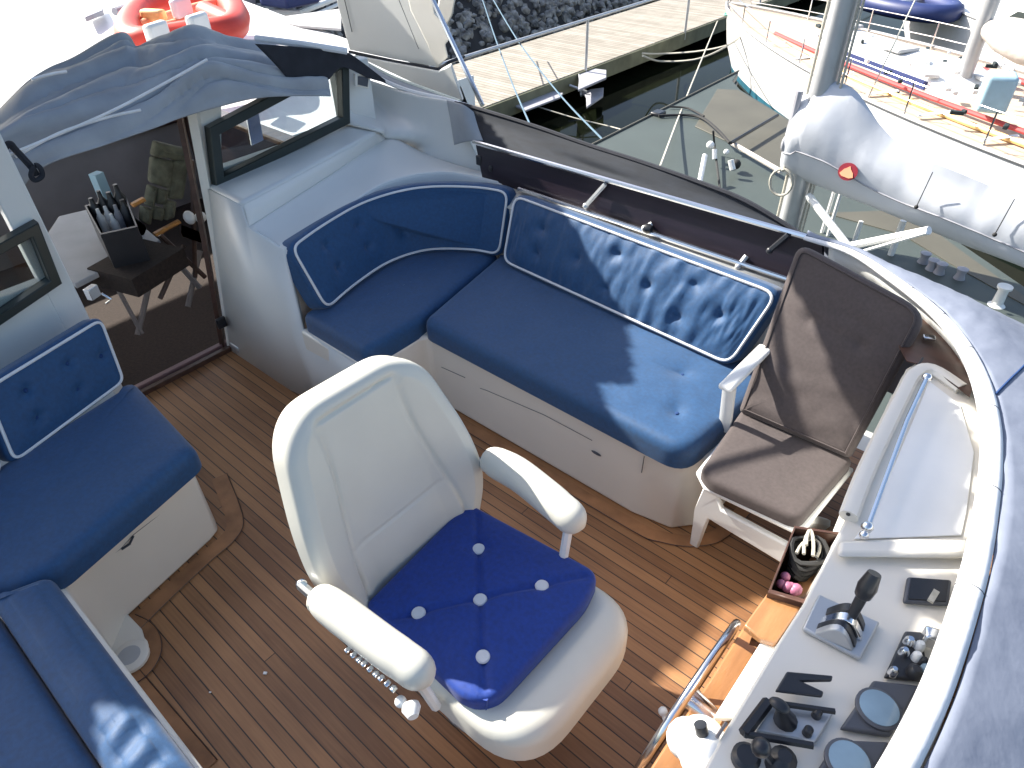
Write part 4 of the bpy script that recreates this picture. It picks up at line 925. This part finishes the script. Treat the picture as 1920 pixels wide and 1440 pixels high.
MB().prism([V3(-.61, 1.675, .0), V3(-.575, 1.675, .0), V3(-.535, 1.60, .27), V3(-.25, 1.585, .27), V3(-.25, 1.60, .345), V3(-.50, 1.60, .345), V3(-.525, 1.61, .375), V3(-.53, 1.615, .42), V3(-.58, 1.615, .42), V3(-.585, 1.59, .3)], (0, .022, 0)).build('front_leg', M['plastic'], gc, bevel=.006)
MB().tube([V3(-.25, 1.60, .36), V3(-.235, 1.68, 0)], .018, 6).build('front_leg', M['plastic'], gc)
for x in (-.585, -.25): MB().tube([V3(x, 1.68, .41), V3(x, 2.1, 0)], .016, 6, flat=1.5).build('rear_leg', M['plastic'], gc)

# ------------------------------------------------------------------ console
ZC = .85
cedge = [(1700, 690), (1660, 780), (1591, 960), (1570, 1003), (1507, 1130), (1457, 1207), (1410, 1285), (1347, 1390), (1310, 1460)]
ce = [P(a, b, z=ZC) for a, b in cedge]
rimpx = [(1508, 446), (1597, 474), (1669, 520), (1741, 575), (1795, 633), (1835, 706), (1856, 790), (1858, 869), (1849, 952), (1835, 1036), (1813, 1122), (1757, 1288), (1683, 1440), (1620, 1540)]
ZR = .94
rim3 = [P(a, b, z=ZR) for a, b in rimpx]
rs = spline(rim3, 8)
ip = [Vector((p.x, p.y, ZC)) for p in rs[18:]]
top = [Vector((p.x, p.y, ZC)) for p in ce]+[Vector((p.x+.04, p.y, ZC)) for p in ip[::-1] if p.y < 2.2]
con = MB().prism(top, (0, 0, -.03)).build('console', M['gel'], my, bevel=.006)
# sub parts of the console
def cpart(mbx, name, m, **k): return mbx.build(name, M[m], con, **k)
# aft face: white lip then varnished wood
cpart(MB().prism([V3(-.165, 1.98, ZC-.03), V3(-.13, 1.34, ZC-.03), V3(-.11, .2, ZC-.03), V3(-.11, .2, ZC-.16), V3(-.13, 1.34, ZC-.16), V3(-.165, 1.98, ZC-.16)][:6], (.02, 0, 0)), 'aft_lip', 'gel') if 0 else None
e0 = [Vector((p.x, p.y, 0)) for p in ce]
g1 = [[Vector((p.x+.006, p.y, ZC-.02)) for p in e0], [Vector((p.x-.004, p.y, ZC-.11)) for p in e0]]
cpart(MB().grid(g1), 'aft_lip', 'gel', solid=.006)
g2 = [[Vector((p.x-.004, p.y, ZC-.11)) for p in e0[2:]], [Vector((p.x-.03, p.y, ZC-.13)) for p in e0[2:]], [Vector((p.x-.03, p.y, .002)) for p in e0[2:]]]
cpart(MB().grid(g2), 'wood_front', 'wood', solid=.01)
g2 = [[Vector((p.x-.004, p.y, ZC-.11)) for p in e0[:3]], [Vector((p.x-.004, p.y, .002)) for p in e0[:3]]]
cpart(MB().grid(g2), 'side_front', 'gel2', solid=.01)
wsp = [P(a, b, z=.40) for a, b in ((1398, 1168), (1440, 1190), (1380, 1300), (1330, 1400), (1300, 1470), (1200, 1470), (1245, 1400), (1330, 1275))]
cpart(MB().prism(wsp, (0, 0, -.03)), 'wood_step', 'wood', bevel=.006)
# white sunlit ledge
lg = [P(a, b, z=.76) for a, b in ((1430, 1198), (1462, 1208), (1376, 1345), (1338, 1345))]
cpart(MB().prism(lg, (0, 0, -.02)), 'lower_ledge', 'white', bevel=.004)
# recess and raised borders at the far end
rc = [P(a, b, z=ZC+.002) for a, b in ((1742, 716), (1800, 760), (1826, 850), (1812, 960), (1802, 1005), (1600, 1012), (1640, 960))]
cpart(MB().prism(rc, (0, 0, .003)), 'chart_tray', 'white', bevel=.002)
bd_ = spline([P(a, b, z=ZC) for a, b in ((1588, 975), (1625, 880), (1690, 745), (1712, 708), (1745, 700), (1800, 735))], 5)
cpart(MB().tube([p+V3(0, 0, .012) for p in bd_], .022, 8, flat=.8), 'tray_border', 'gel')
bd_ = [P(a, b, z=ZC+.01) for a, b in ((1568, 1022), (1700, 1018), (1830, 1020), (1826, 1052), (1700, 1050), (1568, 1048))]
cpart(MB().prism(bd_, (0, 0, .02)), 'cross_ridge', 'gel', bevel=.01)
cpart(MB().tube([P(1738, 708, z=.92), P(1700, 790, z=.915), P(1628, 985, z=.905)], .0065, 8).ball(P(1738, 708, z=.92), .014).ball(P(1626, 988, z=.9), .014).ball(P(1620, 1003, z=.885), .011), 'grab_bar', 'steel')
cpart(MB().tube(spline([P(1590, 965, z=.87), P(1650, 820, z=.87), P(1690, 735, z=.87), P(1712, 700, z=.87), P(1730, 672, z=.87)], 5), .005, 6), 'rubber_bead', 'black')
cpart(MB().ball(P(1634, 861, z=.87), .006), 'screw', 'steel')
# inner side wall of windscreen between console and rim
wl1 = [p+V3(0, 0, 0) for p in ip]; 
lo = [Vector((p.x+.03, p.y+.02, ZC-.01)) for p in rs[4:]]; hi = [Vector((p.x+.01, p.y+.01, ZR)) for p in rs[4:]]
cpart(MB().grid([lo, hi]), 'windscreen_panel', 'gel2', solid=.008)
# dark shelf at the far corner
dsf = [P(a, b, z=.80) for a, b in ((1715, 590), (1760, 640), (1830, 760), (1800, 735), (1745, 700), (1700, 690), (1690, 660))]
cpart(MB().prism([P(a, b, z=.87) for a, b in ((1705, 560), (1741, 590), (1790, 650), (1825, 720), (1818, 745), (1745, 690), (1700, 678), (1680, 640))], (0, 0, .003)), 'corner_shelf', 'darkwood')
cpart(MB().box(P(1742, 633, z=.885), (.035, .02, .012), .4), 'catch', 'steel', bevel=.003)
# throttle
pl = [P(a, b, z=ZC+.004) for a, b in ((1533, 1119), (1647, 1172), (1611, 1241), (1502, 1183))]
th = cpart(MB().prism(pl, (0, 0, .012)), 'throttle_base', 'alu', bevel=.004)
def arcdome(px0, py0, px1, py1, h, w, m):
    a = P(px0, py0, z=ZC+.016); b = P(px1, py1, z=ZC+.016); d = (b-a); n = V3(-d.y, d.x, 0).normalized(); pts = []
    for k in range(13):
        f = k/12; pts.append(a+d*f+V3(0, 0, h*math.sin(math.pi*f)))
    return MB().prism([p-n*w/2 for p in pts], n*w)
for (a, b, c2, d, w, m_) in ((1548, 1147, 1622, 1178, .022, 'black'), (1540, 1163, 1618, 1196, .022, 'steel'), (1531, 1174, 1606, 1210, .018, 'black'), (1528, 1184, 1600, 1216, .016, 'alu')):
    arcdome(a, b, c2, d, .045, w, m_).build('dial_segment', M[m_], con, bevel=.003)
l0 = P(1595, 1158, z=.90); l1 = P(1640, 1075, z=1.0)
cpart(MB().tube([l0, l0.lerp(l1, .45), l0.lerp(l1, .5), l1.lerp(l0, .3), l1], [.010, .011, .016, .019, .013], 12), 'throttle_lever', 'black')
# bracket plate with slot
bp = [(1474, 1262), (1560, 1270), (1558, 1280), (1502, 1281), (1543, 1300), (1540, 1310), (1452, 1299)]
cpart(MB().prism([P(a, b, z=ZC+.03) for a, b in bp], (0, 0, .008)), 'slotted_bracket', 'black', bevel=.003)
# square control panel with frame rods and knobs
cp_ = [P(a, b, z=ZC+.004) for a, b in ((1448, 1318), (1563, 1337), (1527, 1398), (1414, 1374))]
cpart(MB().prism(cp_, (0, 0, .01)), 'switch_panel', 'alu', bevel=.004)
up_ = V3(0, 0, .03)
fp = [P(a, b, z=ZC+.03) for a, b in ((1440, 1316), (1565, 1334), (1395, 1376), (1524, 1398))]
cpart(MB().tube([fp[1], fp[0]], .006, 6).tube([fp[0], fp[2]], .011, 6).tube([fp[2], fp[3]], .007, 6), 'panel_frame', 'black')
a = P(1472, 1352, z=ZC+.012); b = P(1462, 1322, z=.93)
cpart(MB().tube([a, a.lerp(b, .4), b], [.022, .014, .006], 12).ball(b, .012, sc=(1.6, 1, .7)), 'joystick', 'black')
for px, py in ((1530, 1342), (1513, 1375)): 
    a = P(px, py, z=ZC+.014); cpart(MB().lathe(a, [(.009, 0), (.008, .016), (.004, .02)]), 'knob', 'black')
# gauges
for sq, cc, r_ in (([(1634, 1281), (1722, 1291), (1666, 1386), (1572, 1371)], (1646, 1331), .036), ([(1565, 1392), (1664, 1396), (1610, 1500), (1510, 1480)], (1590, 1430), .036)):
    gp = cpart(MB().prism([P(a, b, z=ZC+.004) for a, b in sq], (0, 0, .014)), 'gauge_housing', 'bezel', bevel=.005)
    c2 = P(*cc, z=ZC+.018)
    cpart(MB().lathe(c2, [(r_+.004, 0), (r_+.004, .006), (r_, .008)], 28), 'gauge_bezel', 'bezel'); cpart(MB().lathe(c2, [(r_-.002, .004), (r_-.002, .0095), (r_*.6, .011)], 28), 'gauge_glass', 'blueglass')
# dark boxed instrument by the screen
bx = [P(a, b, z=ZC+.004) for a, b in ((1698, 1086), (1782, 1092), (1776, 1140), (1690, 1134))]
cpart(MB().prism(bx, (0, 0, .012)), 'instrument_pocket', 'bezel', bevel=.006)
cpart(MB().prism([p.lerp(sum(bx, Vector())/4, .18)+V3(0, 0, .0125) for p in bx], (0, 0, .003)), 'pocket_lining', 'black')
cpart(MB().box(P(1750, 1118, z=ZC+.02), (.035, .012, .006), 1.5), 'pocket_strip', 'rope')
# chrome switches
sw = [P(a, b, z=ZC+.004) for a, b in ((1694, 1188), (1726, 1190), (1738, 1282), (1655, 1274))]
cpart(MB().prism(sw, (0, 0, .012)), 'switch_plate', 'black', bevel=.004)
for px, py, r_, m_ in ((1702, 1208, .011, 'steel'), (1722, 1216, .010, 'plastic'), (1692, 1228, .010, 'steel'), (1716, 1236, .010, 'plastic'), (1672, 1264, .009, 'steel'), (1728, 1246, .009, 'black'), (1712, 1264, .015, 'black'), (1735, 1262, .014, 'blueglass')):
    a = P(px, py, z=ZC+.014); cpart(MB().lathe(a, [(r_, 0), (r_*.9, .016), (r_*.5, .022)], 14), 'switch_knob', m_)
cpart(MB().box(P(1748, 1196, z=ZC+.03), (.035, .03, .035), .3), 'chrome_box', 'steel', bevel=.006)
cpart(MB().lathe(P(1397, 1424, z=ZC+.004), [(.025, 0), (.025, .014), (.018, .02)], 20), 'rubber_cap', 'black')
cpart(MB().ball(P(1427, 1402, z=.94), .017).tube([P(1427, 1402, z=.94), P(1450, 1432, z=ZC+.02)], .006, 6).lathe(P(1462, 1436, z=ZC+.004), [(.026, 0), (.023, .03), (.012, .04)], 14), 'gear_lever', 'black')
cpart(MB().tube([P(1362, 1355, z=ZC+.005), P(1344, 1383, z=ZC+.005)], .0035, 5), 'crack', 'tan')
# white hub moulding for the wheel
hcn = P(1312, 1392, z=.80)
cpart(MB().ball(hcn, .052, 20, (.9, 1.0, .8)).ball(P(1288, 1385, z=.76), .04, 16).ball(P(1325, 1420, z=.80), .05, 16), 'wheel_hub_housing', 'plastic')
cpart(MB().lathe(P(1313, 1358, z=.86), [(.012, -.02), (.012, .0)], 14, axis=(-.5, .2, 1)), 'hub_hole', 'black')
# wood pocket with rope
pk = [(1490, 985), (1588, 1000), (1508, 1130), (1440, 1110)]
po_ = [P(a, b, z=.80) for a, b in pk]
m = MB()
for i in range(4):
    j = (i+1) % 4; c_ = sum(po_, Vector())/4; m.prism([po_[i], po_[j], po_[j].lerp(c_, .09), po_[i].lerp(c_, .09)], (0, 0, -.22))
pkt = cpart(m, 'wooden_pocket', 'darkwood', bevel=.003)
cpart(MB().prism([p-V3(0, 0, .2) for p in po_], (0, 0, .01)), 'pocket_floor', 'darkwood')
cpart(MB().prism([P(a, b, z=.78) for a, b in ((1440, 1110), (1508, 1130), (1455, 1206), (1425, 1196), (1395, 1172))], (0, 0, -.02)), 'teak_shelf', 'wood', bevel=.004)
rc_ = P(1508, 1055, z=.74); tb = MB()
for k in range(5):
    pts = [rc_+V3((.045+.006*k)*math.cos(a)*.6, (.06-.004*k)*math.sin(a), .012*k+.008*math.sin(3*a+k)) for a in [i*math.pi/8 for i in range(16)]]
    tb.tube(pts, .006, 6, closed=True)
tag(tb.build('rope_coil', M['roped']), 'black rope coiled in the wooden pocket beside the console', 'rope')
tb = MB()
for k in range(3):
    pts = [rc_+V3(.0+.03*math.cos(a+k)*.7, -.01+.05*math.sin(a), .05+.01*k) for a in [i*math.pi/8 for i in range(10)]]
    tb.tube(pts, .004, 6)
tag(tb.build('charging_cable', M['rope']), 'pale cable looped over the black rope in the wooden pocket', 'cable')
tb = MB()
for k in range(7): tb.ball(P(1475+random.uniform(-16, 26), 1095+random.uniform(-14, 16), z=.77), random.uniform(.010, .017), 10)
tag(tb.build('clothes_pegs', M['pink']), 'pink plastic odds and ends at the near end of the wooden pocket', 'pegs')
# steering wheel, seen edge on
wc_ = P(1290, 1306, x=-.255); ra = P(1395, 1150, x=-.255)-V3(0, 0, CAMZ); rb_ = P(1200, 1440, x=-.255)-V3(0, 0, CAMZ)
ax = ra.cross(rb_).normalized(); ax = ax if ax.x > 0 else -ax
ax = (ax+(V3(0, 0, CAMZ)-wc_).normalized()*.018).normalized()
RWH = .225
t = thing('steering_wheel', 'stainless steering wheel seen edge on in front of the console', 'steering wheel', wc_)
e1 = ax.cross(V3(0, 0, 1)).normalized(); e2 = ax.cross(e1).normalized()
ring = [wc_+e1*RWH*math.cos(a)+e2*RWH*math.sin(a) for a in [i*math.pi/24 for i in range(48)]]
MB().tube(ring, .0115, 10, closed=True).build('rim', M['steel'], t)
for k in range(5):
    a = k*2*math.pi/5+.3; MB().tube([wc_+ax*.004, wc_+(e1*math.cos(a)+e2*math.sin(a))*RWH], .007, 8).build('spoke', M['steel'], t)
MB().lathe(wc_, [(.03, -.012), (.032, .012), (.02, .10)], 20, axis=ax).build('hub', M['steel'], t)
a = P(1243, 1334, x=-.30); MB().tube([a, a+V3(.03, -.02, -.02)], .007, 8).ball(a, .013).build('spinner_knob', M['plastic'], t)

# windscreen trim rim
wt_ = thing('windscreen_trim', 'padded white leather trim curving round the top of the windscreen', 'trim', (.1, 1.3, ZR))
n = len(rs); rr = [.009+.0155*min(1, i/(n*.4))**.8+.004*max(0, i/n-.5) for i in range(n)]
cx = Vector((-.6, .6, 0))
path = rs
MB().tube(path, [r_*1.0 for r_ in rr], 16, flat=.8).build('padding', M['trim'], wt_)
for i in (20, 27, 35, 46, 61, 79):
    d_ = (path[i+1]-path[i-1]).normalized(); u_ = V3(0, 0, 1); s_ = d_.cross(u_)
    MB().tube([path[i]+(s_*math.cos(a)+u_*math.sin(a)*.8)*(rr[i]+.0) for a in [k*math.pi/8 for k in range(9)]], .0013, 4).build('stitching', M['bezel'], wt_)
# outer grey cover
gcv = thing('windscreen_cover', 'grey-blue tarpaulin sloping outwards from the windscreen trim', 'cover', (.4, 1.6, .8))
op = [(1515, 432), (1575, 462), (1650, 496), (1740, 535), (1830, 572), (1925, 612), (2060, 680), (2200, 800), (2350, 1000), (2350, 1250), (2250, 1500), (2200, 1620), (2150, 1750), (2050, 1850)]
zo = [.93, .91, .88, .84, .8, .76, .7, .66, .64, .62, .62, .62, .62, .62]
OUT = [P(a, b, z=z) for (a, b), z in zip(op, zo)]
os_ = spline(OUT, 8); inn = [p+Vector((p.x+.8, p.y-.4, 0)).normalized()*(1.3*rr[i])+V3(0, 0, .004) for i, p in enumerate(rs)]
G = []
for k in range(25):
    f = k/24; row = []
    for i in range(n):
        p = inn[i].lerp(os_[i], f); p.z += .05*math.sin(math.pi*f)*min(1, i/30)+.006*nz((p.x*6, p.y*6, 0), 1, 2)+.003*nz((p.x*30, p.y*14, 0), 1)
        row.append(p)
    G.append(row)
MB().grid(G).build('cloth', M['cover'], gcv, solid=.004)
MB().tube([G[k][44]+V3(0, 0, .004) for k in range(0, 25)], .003, 5).build('seam', M['blueback'], gcv)
MB().grid([[p for p in os_], [p+V3(.02, .02, -.5) for p in os_]]).build('skirt', M['cover'], gcv, solid=.004)

# ------------------------------------------------------------------ aft cockpit furniture
tb_ = thing('folding_table', 'pale grey topped folding table inside the cabin doorway', 'table', (-3.8, .95, ZF))
ZT = .47
tp = [P(a, b, z=ZT) for a, b in ((60, 480), (110, 405), (215, 380), (300, 450), (140, 532))]
MB().prism(tp, (0, 0, -.03)).build('table_top', M['greyd'], tb_, bevel=.006)
for (a, b), (c2, d) in (((220, 540), (266, 625)), ((282, 525), (258, 628)), ((375, 470), (352, 575)), ((330, 490), (375, 540))):
    MB().tube([P(a, b, x=-3.7), P(c2, d, x=-3.62)], .012, 6, flat=1.5).build('leg', M['tan'], tb_)
MB().box(P(262, 500, x=-3.5), (.30, .34, .10), .3).build('side_apron', M['carpet'], tb_)
ck = thing('picnic_crate', 'black crate full of bottles and cups standing on the folding table', 'crate', P(205, 430, z=ZT))
kc = P(208, 440, z=ZT+.02)
cr4 = [P(a, b, z=.66) for a, b in ((158, 385), (236, 368), (258, 425), (188, 440))]
cb4 = [Vector((p.x, p.y, ZT+.003)) for p in cr4]; c_ = sum(cr4, Vector())/4
m = MB()
for i in range(4):
    j = (i+1) % 4; m.add([cr4[i], cr4[j], cb4[j].lerp(cb4[i], 0), cb4[i], cr4[i].lerp(c_, .08), cr4[j].lerp(c_, .08), cb4[j].lerp(V3(c_.x, c_.y, ZT), .08), cb4[i].lerp(V3(c_.x, c_.y, ZT), .08)], [(0, 1, 2, 3), (4, 7, 6, 5), (0, 4, 5, 1), (3, 2, 6, 7)])
m.add(cb4, [(0, 1, 2, 3)])
m.build('crate_body', M['black'], ck)
for px, py, r_, h, m_ in ((178, 392, .028, .22, 'black'), (195, 385, .025, .24, 'black'), (212, 384, .03, .23, 'black'), (229, 380, .028, .26, 'black'), (200, 397, .02, .19, 'white'), (186, 402, .02, .19, 'white'), (220, 398, .02, .2, 'steps'), (236, 395, .028, .22, 'black'), (210, 408, .02, .18, 'white')):
    a = P(px, py, z=.64); MB().lathe((a.x, a.y, ZT+.01), [(r_, 0), (r_, h*.75), (r_*.5, h*.85), (r_*.4, h)], 12).build('bottle' if m_ == 'black' else 'cup', M[m_], ck)
a = P(205, 372, z=.6); tag(MB().box((a.x-.05, a.y, ZT+.13), (.05, .055, .26), .3).build('carton', M['bluecov'], None), 'light blue and white carton standing behind the bottle crate', 'carton')
# folding armchair with olive padding
fc = thing('folding_armchair', 'folding deck chair with olive padded back and orange wooden arms in the doorway', 'chair', (-3.6, 1.3, ZF))
X0 = -3.62
def fp_(px, py, x=X0): return P(px, py, x=x)
bk4 = [fp_(290, 262, X0-.12), fp_(350, 280, X0-.12), fp_(318, 420, X0+.02), fp_(262, 408, X0+.02)]
def fpad(cs, t_, m_='green', nm='back_pad'):
    W_ = (cs[1]-cs[0]).length; H_ = (cs[3]-cs[0]).length; n_ = (cs[1]-cs[0]).cross(cs[3]-cs[0]).normalized(); n_ = n_ if n_.x > 0 else -n_
    mbx, _ = pad(rrect([Vector((0, 0)), Vector((W_, 0)), Vector((W_, H_)), Vector((0, H_))], min(W_, H_)*.2, per=.03), lambda u, v, h: cs[0].lerp(cs[1], u/W_).lerp(cs[3].lerp(cs[2], u/W_), v/H_)+n_*h, t_, t_*.5, .008, rings=6)
    mbx.build(nm, M[m_], fc, ang=80)
fpad([fp_(286, 262), fp_(350, 278), fp_(343, 300), fp_(280, 290)], .06, nm='head_pad')
fpad([fp_(280, 290), fp_(320, 300), fp_(313, 352), fp_(276, 340)], .05)
fpad([fp_(316, 300), fp_(352, 290), fp_(340, 372), fp_(312, 372)], .03)
for q_ in (((275, 345), (290, 348), (285, 388), (268, 382)), ((291, 350), (312, 355), (306, 382), (288, 380)), ((284, 384), (304, 388), (300, 412), (282, 408)), ((306, 372), (326, 376), (322, 405), (305, 412)), ((262, 384), (282, 390), (278, 420), (260, 412))):
    fpad([fp_(*p) for p in q_], .045, nm='lumbar_roll')
for (a, b), (c2, d) in (((290, 440), (336, 415)), ((248, 385), (270, 373))): MB().tube([fp_(a, b, X0+.08), fp_(c2, d, X0+.08)], .022, 6, flat=.5).build('armrest', M['oak'], fc)
MB().prism([fp_(a, b, X0+.1) for a, b in ((343, 430), (384, 445), (382, 458), (342, 445))], (0, 0, .03)).build('seat_slat', M['oak'], fc, bevel=.005)
MB().prism([fp_(a, b, X0+.05) for a, b in ((250, 410), (275, 430), (270, 442), (258, 440))], (0, 0, .02)).build('seat_rail', M['white'], fc, bevel=.005)
for (a, b), (c2, d) in (((300, 440), (385, 520)), ((360, 300), (366, 520)), ((345, 460), (300, 560))): MB().tube([fp_(a, b, X0+.03), fp_(c2, d, X0+.1)], .013, 6).build('frame_rail', M['darkwood'], fc)
a = fp_(355, 408, X0+.12); tag(MB().ball(a, .04, 12, (1, .7, .9)).ball(a+V3(.02, .05, -.01), .03).build('cloth_bundle', M['white']), 'crumpled white cloth on the arm of the folding deck chair', 'cloth')
a = P(173, 548, x=-2.95); tag(MB().box(a, (.03, .05, .05), .4).tube([a+V3(0, .03, -.02), a+V3(.02, .05, -.05), a+V3(0, .03, -.07)], .006, 6).build('door_catch', M['steel'], None, bevel=.006), 'small steel door catch on the left jamb above the settee', 'catch')
# crumbs on the sole
for i, (px, py) in enumerate(((497, 1262), (394, 1298))):
    a = P(px, py, z=.004); tag(MB().box(a, (.012-.005*i, .009-.004*i, .004), .6).build('crumb', M['white'], None, bevel=.001), ['white crumb on the teak sole left of the helm chair', 'smallest pale speck on the teak sole near the starboard settee'][i], 'crumb')

# ------------------------------------------------------------------ unseen canopies and pole added overhead, shaped by the shade wanted
zt = 2.3; k_ = -SUN.x/SUN.z; ky = -SUN.y/SUN.z
def up2(p): h = zt-p.z; return V3(p.x-k_*h, p.y-ky*h, zt)
edge = [up2(V3(-.30, -1.6, .47)), up2(V3(-.95, -.25, .47)), up2(P(190, 1345, z=.47)), up2(V3(-.42, .30, 0)), up2(V3(-.42, .85, .0)), up2(V3(-.40, 1.15, .0)), up2(V3(-.38, 1.5, 0))]  # front edge projected up from where the cockpit shade should end
edge += [up2(P(1160, 812, z=.48)), up2(P(1125, 722, z=.49)), up2(P(1190, 725, z=.49)), up2(P(1195, 690, z=.49)), up2(P(1180, 620, z=.49)), up2(P(1080, 420, y=2.3)), V3(edge[-1].x-1.6, 2.9, zt)]
far = [V3(-7.6, edge[-1].y, zt-.1), V3(-7.6, .30, zt-.1), V3(-6.3, .28, zt), V3(-6.3, -1.6, zt-.0)]  # cut back to starboard so sun reaches the added white box
def down(x, y, z): h = zt-z; return V3(x+k_*h, y+ky*h, z)
def inpoly(x, y, pl):
    c = False
    for i in range(len(pl)):
        a, b = pl[i-1], pl[i]
        if (a.y > y) != (b.y > y) and x < (b.x-a.x)*(y-a.y)/(b.y-a.y)+a.x: c = not c
    return c
aftedge = [V3(-.155, -.3, .85), V3(-.13, .5, .84), P(1347, 1390, z=ZC), P(1457, 1207, z=ZC), P(1507, 1130, z=ZC), P(1570, 1003, z=ZC), P(1600, 955, z=.84)]
aftedge = [up2(p-V3(.012, 0, 0)) for p in aftedge]
ch_ = [up2(gm(Wb*.80, Hb*.30, .05)), up2(gm(Wb*.55, Hb*.50, .05)), up2(gm(Wb*.28, Hb*.68, .05)), up2(gm(0, Hb*.82, .05)), up2(gm(-.1, Hb*.9, .05))]
fore = [up2(Vector((p.x-.02, p.y-.02, .93))) for p in rs[6:]]
poly = aftedge+ch_+[V3(ch_[-1].x, 2.75, zt), V3(fore[0].x+.1, 2.75, zt)]+fore+[V3(fore[-1].x, -.3, zt)]
lit = [[P(a, b, z=ZC+.02) for a, b in q_] for q_ in (((1690, 1016), (1815, 1016), (1808, 1054), (1682, 1052)), ((1708, 1145), (1752, 1146), (1742, 1186), (1698, 1184)), ((1765, 728), (1836, 765), (1840, 850), (1815, 790)), ((1803, 880), (1840, 875), (1835, 915), (1805, 905)), ((1796, 945), (1830, 940), (1825, 990), (1790, 985)))]  # holes cut in the added strip so sun patches land on the console
oc = thing('added_shade_strip', 'unseen strip added above the console for shade, with holes for sun patches', 'canopy', (-1.9, 1, zt))
def shade_cells(poly, holes, cs_):
    x0 = min(p.x for p in poly); x1 = max(p.x for p in poly); y0 = min(p.y for p in poly); y1 = max(p.y for p in poly); vm = {}; fs = []; vs_ = []
    def vid(i, j):
        if (i, j) not in vm: vm[(i, j)] = len(vs_); vs_.append(V3(x0+i*cs_, y0+j*cs_, zt))
        return vm[(i, j)]
    for i in range(int((x1-x0)/cs_)+1):
        for j in range(int((y1-y0)/cs_)+1):
            cx_, cy_ = x0+(i+.5)*cs_, y0+(j+.5)*cs_
            if not inpoly(cx_, cy_, poly) or any(inpoly(cx_, cy_, h) for h in holes): continue
            fs.append((vid(i, j), vid(i+1, j), vid(i+1, j+1), vid(i, j+1)))
    return MB().add(vs_, fs)
shade_cells(poly, [[up2(p) for p in q_] for q_ in lit], .02).build('shade_cloth', M['canvas'], oc)
bt_ = thing('added_aft_shade', 'unseen wide canopy added aft, outlined so its shade covers the cockpit', 'canopy', (-4.5, 1, zt))
shade_cells(edge+far, [], .025).build('shade_cloth', M['canvas'], bt_)
h0, h1 = up2(gm(-.02, Hb*.70, .05)), up2(gm(Wb*.62, Hb*.0, .05)); d_ = h1-h0
MB().tube([h0-d_*.6, h1+d_*1.2], .018, 8).build('shadow_pole', M['steel'], oc)  # unseen pole added to throw a shadow stripe on the garden chair
